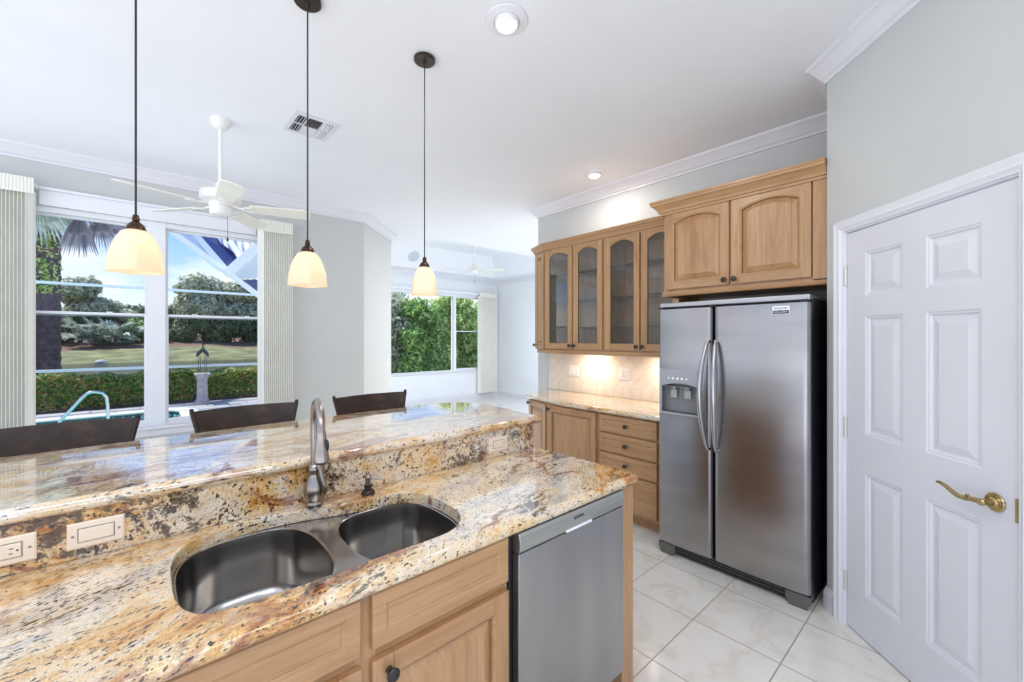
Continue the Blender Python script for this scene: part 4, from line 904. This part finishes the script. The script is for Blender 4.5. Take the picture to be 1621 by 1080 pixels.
# ------------------------------------------------------------------ air vent
T = Thing('air_vent', 'white multi-direction air register in the ceiling between the pendants', 'air vent', (.905, 3.17, H))
vx0, vx1, vy0, vy1 = .765, 1.050, 3.01, 3.325; z = H-.002
m = M(); m.box(vx0, vx1, vy0, vy0+.03, z-.008, z); m.box(vx0, vx1, vy1-.03, vy1, z-.008, z); m.box(vx0, vx0+.03, vy0+.03, vy1-.03, z-.008, z); m.box(vx1-.03, vx1, vy0+.03, vy1-.03, z-.008, z)
xa, xb = vx0+.095, vx1-.095; m.box(xa-.006, xa+.002, vy0+.03, vy1-.03, z-.008, z); m.box(xb-.002, xb+.006, vy0+.03, vy1-.03, z-.008, z); m.box(vx0+.03, xa, 3.160, 3.174, z-.008, z); m.box(xb, vx1-.03, 3.160, 3.174, z-.008, z)
T.part('frame', m, 'trim_paint', bevel=.001)
m = M(); m.box(vx0+.02, vx1-.02, vy0+.02, vy1-.02, z-.0005, z+.0015); T.part('duct', m, 'black_plastic')
for xs, sgn in ((vx0+.032, -1), (xb+.010, 1)):
    for k in range(3):
        xx = xs+.018*k+(.012 if sgn < 0 else .0)
        for a, b_ in ((vy0+.034, 3.158), (3.176, vy1-.034)):
            m = M(); m.prism([(xx, -.001), (xx+.0015, -.001), (xx+.0015+sgn*.011, -.012), (xx+sgn*.011, -.012)], a, b_, F=lambda p, q, w: (p, w, z+q)); T.part('louver', m, 'trim_paint')
for k in range(11):
    yy = vy0+.036+.0226*k; sgn = -1 if k < 6 else 1
    m = M(); m.prism([(yy, -.001), (yy+.0012, -.001), (yy+.0012+sgn*.013, -.011), (yy+sgn*.013, -.011)], xa+.003, xb-.003, F=lambda p, q, w: (w, p, z+q)); T.part('louver', m, 'trim_paint')
# ------------------------------------------------------------------ ceiling fans
def fan(name, label, loc, drop, ang, blade_m, rad=.56):
    T = Thing(name, label, 'ceiling fan', loc, local=True, group=None)
    m = M(); m.lathe([(.060, 0), (.062, -.012), (.048, -.048), (.035, -.062), (.028, -.066)], n=32); T.part('canopy', m, 'fan_white', smooth=True)
    m = M(); m.tube([(0, 0, -.06), (0, 0, -drop+.03)], .0125, 12); T.part('downrod', m, 'fan_white', smooth=True)
    z = -drop; m = M(); m.lathe([(.020, z+.07), (.034, z+.045), (.036, z+.02), (.03, z+.012)], n=24); T.part('rod_collar', m, 'fan_blade_cream', smooth=True)
    m = M(); m.lathe([(.03, z+.012), (.09, z+.006), (.118, z-.006), (.120, z-.052), (.112, z-.064), (.078, z-.074), (.070, z-.082), (.068, z-.096), (.062, z-.100)], n=40); T.part('motor_housing', m, 'fan_white', smooth=True)
    for k in range(24):
        a = 2*PI*k/24
        if k % 2: continue
    m = M(); m.lathe([(.060, z-.100), (.064, z-.108), (.064, z-.150), (.058, z-.158), (.03, z-.163), (.001, z-.164)], n=32); T.part('switch_housing', m, 'fan_white', smooth=True)
    m = M(); m.tube([(.045, .03, z-.150), (.045, .03, z-.30)], .0012, 6); pc = T.part('pull_chain', m, 'bronze_dark')
    m = M(); m.lathe([(.001, z-.298), (.005, z-.306), (.007, z-.322), (.001, z-.326)], (.045, .03, 0), 12); T.part('chain_knob', m, 'bronze_dark', parent=pc, smooth=True)
    zb = z-.098; pitch = R(13)
    for k in range(5):
        a = R(ang+72*k); ca, sa = math.cos(a), math.sin(a)
        def Bf(r, t, h_): # r along blade, t across
            tt = t*math.cos(pitch); hh = h_-t*math.sin(pitch); return (ca*r-sa*tt, sa*r+ca*tt, zb+hh)
        br = M(); 
        br.tube([Bf(.066, 0, .014), Bf(.10, 0, .004), Bf(.135, .0, -.002)], .007, 8)
        for c_, rx, ry in ((.150, .028, .020), (.172, .034, .034)):
            br.tube([Bf(c_+rx*math.cos(q), ry*math.sin(q), -.004) for q in [2*PI*i/18 for i in range(18)]], .0042, 6, closed=True)
        br.tube([Bf(.19, -.036, -.004), Bf(.205, 0, -.004), Bf(.19, .036, -.004)], .005, 6)
        out2 = [(.175, -.046), (.20, -.050), (rad-.09, -.066), (rad-.03, -.064), (rad-.004, -.040), (rad, 0), (rad-.004, .040), (rad-.03, .064), (rad-.09, .066), (.20, .050), (.175, .046)]
        bl = M(); bl.loft([[Bf(r, t, .000) for r, t in out2], [Bf(r, t, .006) for r, t in out2]])
        b_ = T.part('blade', bl, blade_m); T.part('blade_bracket', br, 'fan_white', parent=b_, smooth=True)
    return T.o
fan('ceiling_fan', 'white five blade ceiling fan on a long rod before the pool window', (.415, 3.49, H), .50, 54, 'fan_blade_cream')
fan('ceiling_fan', 'distant white five blade ceiling fan under the living room tray ceiling', (5.20, 7.02, zt), .42, 20, 'fan_blade_cream', .62)
# speaker on the tray slope, wall plates
T = Thing('ceiling_speaker', 'round grey grille speaker on the living room tray ceiling slope', 'speaker', (4.70, 7.93, 3.17))
nv = Vector((0, -(.42), -.38)).normalized(); cen = Vector((4.28, 7.89, 3.21)); ux = Vector((1, 0, 0)); uy = nv.cross(ux)
m = M(); m.loft([[tuple(cen+ux*math.cos(t)*r+uy*math.sin(t)*r+nv*d) for t in [2*PI*k/32 for k in range(32)]] for r, d in ((.125, -.004), (.125, .008), (.115, .012))]); T.part('grille', m, 'roof_pale')
def wplate(name, label, cat, F, w=.07, h=.115, kind='o'):
    T = Thing(name, label, cat, F(0, 0, 0)); m = M(); m.loft([[F(a, b_, d) for a, b_ in offset(rect(-w/2, w/2, -h/2, h/2), ins)] for ins, d in ((0, .0005), (0, .004), (.004, .006))]); T.part('plate', m, 'white_plastic')
    m = M(); m.loft([[F(a, b_, d) for a, b_ in offset(rect(-.016, .016, -.033, .033), ins)] for ins, d in ((0, .006), (.002, .009))]); T.part('rocker' if kind == 's' else 'socket', m, 'ivory_plate')
wplate('wall_outlet', 'white outlet on the right living room wall, nearer the corner', 'outlet', lambda a, b_, d: (7.10-d, 8.10+a, .37+b_))
wplate('wall_outlet', 'white outlet on the right living room wall, farther from the corner', 'outlet', lambda a, b_, d: (7.10-d, 7.71+a, .39+b_))
wplate('wall_switch', 'pale light switch on the angled white wall by the living room opening', 'switch', lambda a, b_, d: (2.635+a*.7071+d*.7071, 5.603+a*.7071-d*.7071, 1.15+b_), kind='s')

# ================================================================== outdoors
def ground_h(x, y):
    if y < 13.3: return -.1
    if y < 15.6: return -.14
    if y < 22: return -.14-1.0*((y-15.6)/6.4)
    if y < 57: return -2.2
    if y < 60: return -2.2+(y-57)/3*1.25
    if y < 76: return -.95+(y-60)/16*1.9+.10*math.sin(x*.35)+.06*math.sin(x*.9+1)
    return .95+.1*math.sin(x*.35)+.02*(y-76)
xs = [-60+4*i for i in range(36)]; ys = [15.0, 15.6, 17, 19, 21, 22, 24, 40, 57, 58, 59, 60, 63, 66, 70, 73, 76, 90, 130]
m = M(); vs = [(x, y, ground_h(x, y)) for y in ys for x in xs]; nx = len(xs)
m.add(vs, [(j*nx+i, j*nx+i+1, (j+1)*nx+i+1, (j+1)*nx+i) for j in range(len(ys)-1) for i in range(nx-1)])
o = build('lawn', m, 'grass_ground', smooth=True); o['kind'] = 'structure'
m = M(); m.box(-60, 84, 20, 60, -1.25, -1.05); struct('lake', m, 'lake_water').name = 'lake'
# deck with pool cut out
pool = [(-5.5, 7.3), (.55, 7.3)]+arc(.35, 7.6, .3, -70, 0, 4)+arc(.25, 11.55, .40, 0, 90, 8)[:]+[(-5.5, 11.95)]
deck = [(-12, 5.16), (14, 5.16), (14, 13.05), (-12, 13.05)]
def slab2(outer, hole, z0, z1): return slab(outer, hole, z0, z1, 0, 0)
struct('patio', slab2(deck, pool, -.22, -.10), 'deck_pavers')
m = M(); m.box(-30, 30, -30, -2.62, -.25, -.12); m.box(-30, -3.22, -2.62, 5.14, -.25, -.12); m.box(7.27, 30, -2.62, 5.14, -.25, -.12); m.box(14, 30, 5.14, 15, -.25, -.12); m.box(-30, -12, 5.14, 15, -.25, -.12)
struct('yard', m, 'pool_coping')  # unseen ground, kept pale to bounce sunlight up to the ceiling
m = M(); m.box(-12, 14, 13.05, 15.05, -.30, -.11); struct('planting_bed', m, 'mulch')
T = Thing('swimming_pool', 'swimming pool with turquoise water and dark waterline tiles', 'pool', (-2, 9.6, -.2))
cop = M(); rings = [[(x, y, z) for x, y in offset(pool, d)] for d, z in ((-.30, -.099), (-.30, -.085), (.0, -.082), (.02, -.092), (.02, -.115), (0, -.12))]; cop.loft(rings, closed=True, cap0=False, cap1=False); T.part('coping', cop, 'pool_coping')
wl = M(); wl.loft([[(x, y, z) for x, y in offset(pool, .003)] for z in (-.12, -1.3)], cap0=False, cap1=True); T.part('basin', wl, 'pool_coping')
# waterline tile band along the far side and the rounded end
band = M(); P_ = [p for p in pool if p[1] > 7.9 or p[0] > .5]; line = arc(.25, 11.55, .396, 0, 90, 8)+[(-5.45, 11.946)]
def along(line, s):
    for a, b_ in zip(line[:-1], line[1:]):
        L_ = math.dist(a, b_)
        if s <= L_: t = s/L_; return (a[0]+(b_[0]-a[0])*t, a[1]+(b_[1]-a[1])*t), ((b_[0]-a[0])/L_, (b_[1]-a[1])/L_)
        s -= L_
    return line[-1], (-1, 0)
line = [(.646, 8.2)]+line; tot = sum(math.dist(a, b_) for a, b_ in zip(line[:-1], line[1:])); s = 0; dm = M()
while s < tot-.2:
    (x0_, y0_), t0 = along(line, s); (x1_, y1_), _ = along(line, s+.148); (xm, ym_), _ = along(line, s+.074); nn = (-t0[1]*-1, t0[0]*-1); nx_, ny_ = t0[1], -t0[0]
    # inward normal (toward pool centre)
    if (xm+nx_*.1-(-2))**2+(ym_+ny_*.1-9.6)**2 > (xm+2)**2+(ym_-9.6)**2: nx_, ny_ = -nx_, -ny_
    Q = lambda x, y, z, o_: (x+nx_*o_, y+ny_*o_, z)
    band.loft([[Q(x0_, y0_, -.125, .004), Q(x1_, y1_, -.125, .004), Q(x1_, y1_, -.30, .004), Q(x0_, y0_, -.30, .004)], [Q(x0_, y0_, -.125, .010), Q(x1_, y1_, -.125, .010), Q(x1_, y1_, -.30, .010), Q(x0_, y0_, -.30, .010)]])
    xa_, ya_ = x0_*.88+x1_*.12, y0_*.88+y1_*.12; xb_, yb_ = x0_*.12+x1_*.88, y0_*.12+y1_*.88
    dm.loft([[Q(xa_, ya_, -.20, o_), Q(xm, ym_, -.142, o_), Q(xb_, yb_, -.20, o_), Q(xm, ym_, -.262, o_)] for o_ in (.009, .013)])
    s += .152
mt, _, _ = vary('pool_tile_dark', (.03, .10, .10), .2, .3, 5); vary('pool_tile_pale', (.42, .62, .64), .3, .2, 5)
bo = T.part('waterline_tiles', band, 'pool_tile_dark'); T.part('tile_diamonds', dm, 'pool_tile_pale', parent=bo)
m = M(); m.prism(offset(pool, .012), -.34, -.26); T.part('water', m, 'pool_water')
m = M(); g_ = [(-1.02, 9.75, -.45), (-1.01, 9.82, -.05), (-.985, 9.83, .10), (-.94, 9.82, .19), (-.83, 9.80, .34), (-.72, 9.79, .50), (-.66, 9.78, .575), (-.61, 9.78, .60), (-.55, 9.78, .60), (-.47, 9.78, .575), (-.42, 9.78, .50), (-.405, 9.78, .36), (-.403, 9.78, 0), (-.403, 9.78, -.3)]
m.tube(g_, .024, 12); solo('grab_rail', m, 'chrome', 'shiny bent metal grab rail standing in the swimming pool', 'grab rail', (-.7, 9.8, -.3), smooth=True)
# screen enclosure rails
T = Thing('screen_enclosure', 'white aluminium screen enclosure rails crossing the pool window view', 'screen enclosure', (0, 13.0, -.1))
for z in (.80, 2.66):
    m = M(); m.box(-7, 3.75, 12.985, 13.035, z-.025, z+.035); T.part('rail', m, 'aluminium_white')
for x in (-4.6, 3.72): m = M(); m.box(x-.025, x+.025, 12.98, 13.04, -.1, 5.4); T.part('post', m, 'aluminium_white')
m = M(); m.box(-7, 3.75, 12.98, 13.04, 5.4, 5.46); T.part('rail', m, 'aluminium_white')
# pedestal and crane sculpture
px_, py_ = 1.135, 12.62
T = Thing('stone_pedestal', 'fluted grey stone pedestal standing in front of the hedge', 'pedestal', (px_, py_, -.1))
m = M(); m.box(px_-.15, px_+.15, py_-.15, py_+.15, -.1, -.04); m.lathe([(.14, -.04), (.145, -.02), (.125, .0), (.115, .02)], (px_, py_, 0)); T.part('plinth', m, 'stone_pedestal', bevel=.006)
m = M(); fl_ = [((.105+.007*math.cos(16*t))*math.cos(t), (.105+.007*math.cos(16*t))*math.sin(t)) for t in [2*PI*k/128 for k in range(128)]]
m.loft([[(px_+x*s_, py_+y*s_, z) for x, y in fl_] for z, s_ in ((.02, 1.08), (.05, 1), (.48, .92), (.50, .98))]); T.part('shaft', m, 'stone_pedestal')
m = M(); m.lathe([(.10, .50), (.13, .54), (.12, .555), (.15, .60)], (px_, py_, 0)); m.box(px_-.155, px_+.155, py_-.155, py_+.155, .60, .645); T.part('capital', m, 'stone_pedestal', bevel=.006)
T = Thing('crane_sculpture', 'dark bronze pair of slender long-legged cranes on the pedestal', 'sculpture', (px_, py_, .645))
def crane(x, y, s_, face, neck):
    m = M()
    for dx in (-.02, .02): m.tube([(x+dx, y, .646), (x+dx, y+.01, .646+.22*s_), (x+dx*.8, y, .646+.42*s_)], .0065, 6)
    zb = .646+.50*s_; m.loft([[(x+face*(-.06+.10*t)+r*math.cos(q), y+r*math.sin(q)*.8, zb-.11+.20*t) for q in [2*PI*k/12 for k in range(12)]] for t, r in ((0, .006), (.15, .024), (.4, .048), (.65, .052), (.85, .034), (1, .015))])
    m.tube([(x+face*(.035+a), y, zb+.07+b_) for a, b_ in neck], [.018]+[.011]*(len(neck)-3)+[.015, .004], 8); return m
T.part('bird', crane(px_-.055, py_, 1.0, 1, [(0, 0), (.02, .06), (.025, .13), (.0, .20), (-.03, .24), (-.06, .26), (-.13, .22)]), 'bronze_bird', smooth=True, label='crane with raised neck turned back')
T.part('bird', crane(px_+.06, py_-.02, 1.0, -1, [(0, 0), (-.01, .05), (.01, .09), (.02, .12), (.01, .14), (-.05, .13)]), 'bronze_bird', smooth=True, label='lower crane facing left')

# foliage
def leaves(cen, nrm, size, asp=.5, jit=.5):
    n = len(cen); a = RNG.normal(size=(n, 3)); a /= np.linalg.norm(a, axis=1)[:, None]
    nn = nrm+a*jit; nn /= np.linalg.norm(nn, axis=1)[:, None]
    b_ = RNG.normal(size=(n, 3)); u = b_-nn*(b_*nn).sum(1)[:, None]; u /= np.linalg.norm(u, axis=1)[:, None]; w = np.cross(nn, u)
    s_ = (size*RNG.uniform(.6, 1.3, n))[:, None]
    return np.stack([cen-u*s_, cen+w*s_*asp, cen+u*s_, cen-w*s_*asp], 1)
def foliage(name, quads, mtl, loc, parent=None):
    q = np.concatenate(quads) if isinstance(quads, list) else quads; q = q-np.array(loc)[None, None] if parent is None or True else q
    me = bpy.data.meshes.new(name); n = len(q); me.vertices.add(n*4); me.vertices.foreach_set('co', q.reshape(-1).astype(np.float32))
    me.loops.add(n*4); me.loops.foreach_set('vertex_index', np.arange(n*4, dtype=np.int32)); me.polygons.add(n); me.polygons.foreach_set('loop_start', np.arange(n, dtype=np.int32)*4)
    me.update(calc_edges=True); me.materials.append(MATS[mtl]); o = bpy.data.objects.new(name, me); COL.objects.link(o)
    if parent: o.parent = parent
    else: o.location = loc
    return o
def blob(c, r, n, size, shell=.35, asp=.5, lump=.18):
    d = RNG.normal(size=(n, 3)); d /= np.linalg.norm(d, axis=1)[:, None]
    k = RNG.uniform(0, 6.28, 6); L_ = 1+lump*(np.sin(d[:, 0]*5+k[0])*np.sin(d[:, 1]*6+k[1])+np.sin(d[:, 2]*7+k[2])*np.sin(d[:, 0]*8+k[3])*.6)
    rr = (1-RNG.uniform(0, 1, n)**2*shell)*L_
    return leaves(np.array(c)+d*rr[:, None]*np.array(r), d, size, asp)
def tree(label, x, y, z0, blobs, mtl, size, trunk=.25, group=None, name='tree', asp=.55):
    T = Thing(name, label, 'tree', (x, y, z0), group=group)
    qs = [blob((x+b_[0], y+b_[1], z0+b_[2]), (b_[3], b_[4], b_[5]), b_[6], size, asp=asp) for b_ in blobs]
    top = max(b_[2] for b_ in blobs); m = M(); m.tube([(x, y, z0-.3), (x+.1, y, z0+top*.5), (x, y, z0+top)], [trunk, trunk*.8, trunk*.4], 10)
    for b_ in blobs[:5]: m.tube([(x, y, z0+top*.35), (x+b_[0]*.5, y+b_[1]*.5, z0+b_[2]*.8), (x+b_[0], y+b_[1], z0+b_[2])], [trunk*.5, trunk*.35, trunk*.15], 8)
    T.part('trunk', m, 'bark', smooth=True)
    foliage('crown', qs, mtl, (x, y, z0), T.o)
def rblobs(w, d_, h, n, r, cnt):
    o_ = []
    for i in range(n): o_.append((RNG.uniform(-w, w), RNG.uniform(-d_, d_), h*RNG.uniform(.45, .95), r*RNG.uniform(.7, 1.2), r*RNG.uniform(.7, 1.2), r*RNG.uniform(.6, .95), cnt))
    return o_
# far bank: x by viewing ray; y ~ 76-84
GT = 'trees on the far bank of the lake'
def gh(x, y): return ground_h(x, y)
tree('broad round olive tree across the lake filling the right pane', 10.4, 80, gh(10.4, 80), rblobs(4.4, 2, 8.6, 13, 2.9, 1800), 'leaf_olive', .30, .4)
tree('low dark tree across the lake just right of the window mullion', 3.2, 84, gh(3, 84), rblobs(1.3, 1.5, 5.0, 4, 1.5, 1300), 'leaf_dark', .26)
tree('airy olive tree across the lake just right of the palm trunk', -6.0, 80, gh(-6, 80), rblobs(2.0, 2, 8.0, 9, 1.7, 900), 'leaf_olive', .26)
tree('rounded green tree across the lake in the middle of the left pane', -2.6, 82, gh(-2, 82), rblobs(1.5, 2, 5.6, 6, 1.5, 1200), 'leaf_olive', .26)
tree('low green palm-like tree across the lake left of the window mullion', .2, 84, gh(0, 84), rblobs(1.3, 1.5, 4.9, 5, 1.4, 1200), 'leaf_dark', .26)
tree('tall tree across the lake behind the palm trunk', -11.5, 80, gh(-11, 80), rblobs(2.6, 2, 9.4, 8, 2.4, 1100), 'leaf_olive', .30)
tree('far tree at the right edge of the pool window', 18.8, 82, gh(18, 82), rblobs(3.2, 2, 7.0, 8, 2.6, 1300), 'leaf_dark', .30)
# understory shrubs on the bank
for i, (x, y, w, h, lb, mt_) in enumerate(((-8.8, 77, 2.6, 3.4, 'dark shrub mass on the far bank behind the palm trunk', 'leaf_dark'), (-4.4, 78, 2.6, 3.8, 'dark shrub mass on the far bank in the left pane', 'leaf_dark'), (.2, 77, 2.4, 3.2, 'low bright green shrub mass on the far bank near the mullion', 'leaf_green'), (5.0, 77, 2.8, 4.0, 'dark shrub mass on the far bank behind the sculpture', 'leaf_dark'), (10.0, 77, 3.0, 4.2, 'shady shrub mass below the broad round olive tree', 'leaf_dark'), (15.2, 77, 3.0, 4.2, 'dark shrub mass on the far bank at the right edge', 'leaf_dark'))):
    z = gh(x, y); qs = [blob((x+RNG.uniform(-w, w)*.8, y+RNG.uniform(-.8, .8), z+h*RNG.uniform(.15, .75)), (w*.42, 1.2, h*.33), 900, .22, lump=.3) for _ in range(8)]
    o = foliage('shrub', qs, mt_, (x, y, z)); o['label'] = lb; o['category'] = 'shrub'; o['group'] = 'shrubs on the far bank'
# palmetto cluster on the bank
def fan_leaf(c, dirv, up, L_, n=22, spread=200, w=.05, droop=.25, qs=None):
    d = np.array(dirv, float); d /= np.linalg.norm(d); u = np.array(up, float); u -= d*u.dot(d); u /= np.linalg.norm(u); s_ = np.cross(d, u)
    out = []
    for k in range(n):
        a = R(-spread/2+spread*k/(n-1)); v = d*math.cos(a)+s_*math.sin(a); l = L_*(.8+.2*math.cos(a/1.3))*RNG.uniform(.85, 1.05)
        side = np.cross(v, u); p0_ = np.array(c); p1_ = p0_+v*l*.55-np.array([0, 0, droop*l*.12]); p2_ = p0_+v*l-np.array([0, 0, droop*l*.75])
        ww = w*l; out.append([p0_-side*ww*.15, p0_+side*ww*.15, p1_+side*ww, p1_-side*ww]); out.append([p1_-side*ww, p1_+side*ww, p2_+side*ww*.08, p2_-side*ww*.08])
    return np.array(out)
x, y = -3.3, 73.0; z = gh(x, y); qs = []
for i in range(60):
    a = RNG.uniform(0, 6.28); e = RNG.uniform(.0, 1.2); dv = (math.cos(a)*math.cos(e), math.sin(a)*math.cos(e), math.sin(e)); c_ = (x+RNG.uniform(-2.6, 2.6), y+RNG.uniform(-1, 1), z+RNG.uniform(.5, 2.4)); qs.append(fan_leaf(np.array(c_)+np.array(dv)*.8, dv, (0, 0, 1) if abs(dv[2]) < .9 else (1, 0, 0), 1.45, 14, 220, .075, .3))
o = foliage('palmetto_clump', qs, 'frond_green', (x, y, z)); o['label'] = 'clump of pale fan-leaved palmettos on the far bank in the left pane'; o['category'] = 'shrub'
m = M(); z = -1.02; m.loft([[(-3.0+r*math.cos(t), 60.3+r*.6*math.sin(t), z+h_) for t in [2*PI*k/9 for k in range(9)]] for r, h_ in ((.5, 0), (.52, .12), (.35, .26), (.1, .32))]); solo('rock', m, 'rock', 'pale boulder at the edge of the lake across the water', 'rock', (-3.0, 60.3, z))
# clipped hedge with orange blossoms behind the pool
qs = []; n = 30000
cx0 = RNG.uniform(-6, 3.8, n); t = RNG.uniform(0, 1, n); topm = t < .40
yy = np.where(topm, RNG.uniform(13.42, 14.6, n), 13.42+RNG.uniform(0, .22, n)); zt_ = .60+.05*np.sin(cx0*3.1)+.04*np.sin(cx0*7.7)
zz = np.where(topm, zt_+RNG.uniform(-.10, .05, n), -.08+(zt_+.08)*RNG.uniform(0, 1, n)**.75); nr = np.where(topm[:, None], np.array([[0, -.2, 1]]), np.array([[0, -1, .3]]))
o = foliage('hedge', leaves(np.stack([cx0, yy, zz], 1), nr, .042, .5, .8), 'leaf_hedge', (0, 14, -.1)); o['label'] = 'long clipped green hedge with orange blossoms behind the pool'; o['category'] = 'hedge'
m = M(); 
for i in range(60):
    x = -6+9.7*i/59; m.tube([(x, 13.9, -.15), (x+RNG.uniform(-.08, .08), 13.8, .2), (x+RNG.uniform(-.2, .2), 13.75, .52)], .014, 5)
b_ = build('stems', m, 'bark', (0, 14, -.1)); b_.parent = o; b_.location = (0, 0, 0)
# palm with hanging fan fronds
px2, py2, pzc = -1.92, 17.0, 5.55
T = Thing('palm_tree', 'tall palm with thick trunk and drooping grey-purple fan fronds behind the hedge', 'palm tree', (px2, py2, -.4))
m = M(); rr = [(.42, -.5), (.36, -.1), (.31, .6)]+[(.285+.012*((i % 2)*2-1), .8+.14*i) for i in range(31)]; m.lathe([(r, z) for r, z in rr], (px2, py2, 0), 26); T.part('trunk', m, 'bark', smooth=True)
fr_ = []
for i in range(13):
    a = R(i*137.5); dead = i % 2; e = RNG.uniform(.2, 1.0) if not dead else RNG.uniform(.1, .6); L1 = RNG.uniform(.7, 1.3)
    tip = np.array([px2+math.cos(a)*L1*math.cos(e*.6), py2+math.sin(a)*L1*math.cos(e*.6), pzc+math.sin(e)*L1*.5])
    dv = np.array([math.cos(a)*.7, math.sin(a)*.7, -.75 if dead else -.25]); q = fan_leaf(tip, dv, (0, 0, 1), RNG.uniform(.85, 1.15), 24, 150 if dead else 190, .035, .5 if dead else .4)
    pm = M(); pm.tube([(px2, py2, pzc-.1), tuple((np.array([px2, py2, pzc])+tip)/2+np.array([0, 0, .12])), tuple(tip)], .022, 6); p_ = T.part('petiole', pm, 'bark')
    foliage('frond', q, 'frond_dead' if dead or i % 3 == 0 else 'frond_green', (px2, py2, -.4), T.o)
for (dx, dy, dz, L_, vx, spd, nl, mt_) in ((-.05, -.75, -.35, 1.25, .02, 130, 30, 'frond_green'), (.72, -.85, -.62, 1.15, -.04, 42, 18, 'frond_dead'), (1.02, -.6, -.55, .95, .42, 80, 20, 'frond_dead'), (.5, -.4, -.15, .85, .1, 120, 22, 'frond_dead'), (1.35, -.3, -.1, .85, .2, 120, 22, 'frond_dead'), (1.8, -.2, -.1, .85, .3, 120, 22, 'frond_dead'), (2.2, .1, .0, .9, .4, 110, 20, 'frond_dead')):
    tip = np.array([px2+dx, py2+dy, pzc+dz]); foliage('frond', fan_leaf(tip, (vx, -.08, -1), (0, -1, .1), L_, nl, spd, .036, .15), mt_, (px2, py2, -.4), T.o)
    pm = M(); pm.tube([(px2, py2, pzc), (px2+dx*.5, py2+dy*.5, pzc+.22), tuple(tip)], .022, 6); T.part('petiole', pm, 'bark')
c_ = np.stack([px2+RNG.normal(0, .14, 380), py2-.30+RNG.normal(0, .05, 380), RNG.uniform(2.7, 4.3, 380)], 1); foliage('climbing_vine', leaves(c_, np.array([[0, -1, .2]]), .05), 'leaf_lime', (px2, py2, -.4), T.o)
# dense leafy bushes outside the living room window
GB = 'big leafy bushes outside the living room'
for (x, y, h, w, mt_, n, lb) in ((5.4, 11.9, 3.15, .75, 'leaf_olive', 9000, 'greyish bush at the left of the living room window'), (6.5, 11.5, 2.75, .65, 'leaf_green', 12000, 'dark green bush in the left half of the living room window'), (7.85, 11.7, 3.30, .85, 'leaf_lime', 15000, 'tall light green bush in the middle of the living room window'), (9.5, 11.9, 3.40, .9, 'leaf_lime', 14000, 'light green bush behind the right pane of the living room window')):
    qs = []
    for k in range(46):
        zz_ = h*RNG.uniform(.06, .90); ww = w*math.sqrt(max(.1, 1-(zz_/h-.35)**2*1.6)); r_ = RNG.uniform(.16, .34)
        qs.append(blob((x+RNG.uniform(-ww, ww), y-.45+RNG.uniform(-.22, .30)+.25*(zz_/h), zz_), (r_*1.2, r_, r_), n//46, .058, .6, .5, .3))
    qs.append(blob((x, y+.15, h*.45), (w, .3, h*.45), n//4, .08, .8))
    o = foliage('bush', qs, mt_, (x, y, -.1)); o['label'] = lb; o['category'] = 'bush'; o['group'] = GB
x, y = 7.9, 13.2; qs = [blob((x, y, 1.2), (3.6, .45, 1.40), 11000, .10, .7)]; o = foliage('bush', qs, 'leaf_dark', (x, y, -.1)); o['label'] = 'dark shaded bush behind the light green ones outside the living room'; o['category'] = 'bush'
# covered lanai roof seen at the top right of the pool window
T = Thing('lanai_roof', 'ribbed patio roof and gutter slanting across the upper right pane', 'roof', (1.6, 8, 3))
f_ = 660.; th_ = R(48.26); cc, ss = math.cos(th_), math.sin(th_)
def at(px, py, Y):
    u = (px-810.5)/f_; v = -(py-536)/f_; rx, ry = cc+u*ss, ss-u*cc; t = Y/ry; return (rx*t, Y, 1.49+v*t)
def beam(p, q, w, h_, name='beam', mt_='aluminium_white'):
    p, q = Vector(p), Vector(q); d = (q-p).normalized(); s_ = Vector((0, 1, 0)); s_ = (s_-d*s_.dot(d)).normalized(); u = d.cross(s_); m = M()
    m.loft([[tuple(e+s_*a*w/2+u*b_*h_/2) for a, b_ in ((-1, -1), (1, -1), (1, 1), (-1, 1))] for e in (p, q)]); return T.part(name, m, mt_)
def panel(pts, th=.03, mt_='roof_ribbed', name='roof_panel'):
    v = [Vector(p) for p in pts]; n_ = (v[1]-v[0]).cross(v[2]-v[0]).normalized(); m = M(); m.loft([[tuple(p) for p in v], [tuple(p+n_*th) for p in v]]); return T.part(name, m, mt_)
beam(at(240, 343, 8), at(412, 470, 8), .10, .07); beam(at(292, 352, 8.4), at(364, 436, 8.0), .08, .09)
panel([at(250, 350, 8.05), at(292, 350, 8.4), at(362, 434, 8.05), at(345, 425, 8.05)], .03, 'roof_pale')
panel([at(294, 350, 8.4), at(348, 348, 8.8), at(384, 415, 8.2), at(362, 432, 8.02)], .03, 'roof_navy')
panel([at(330, 350, 8.75), at(350, 348, 8.8), at(384, 413, 8.15), at(376, 402, 8.2), at(350, 385, 8.3)], .02, 'roof_ribbed')
panel([at(350, 348, 8.8), at(440, 340, 8.8), at(440, 368, 8.2), at(384, 413, 8.1)], .03)
beam(at(346, 352, 8.6), at(384, 414, 8.05), .06, .08); beam(at(358, 434, 7.9), at(440, 360, 7.9), .14, .13, 'gutter')
panel([at(364, 436, 8.0), at(440, 372, 8.0), at(440, 438, 8.0), at(372, 441, 8.0)], .05, 'roof_pale', 'fascia')
panel([at(376, 443, 8.2), at(440, 443, 8.2), at(440, 480, 8.2)], .03, 'roof_navy')
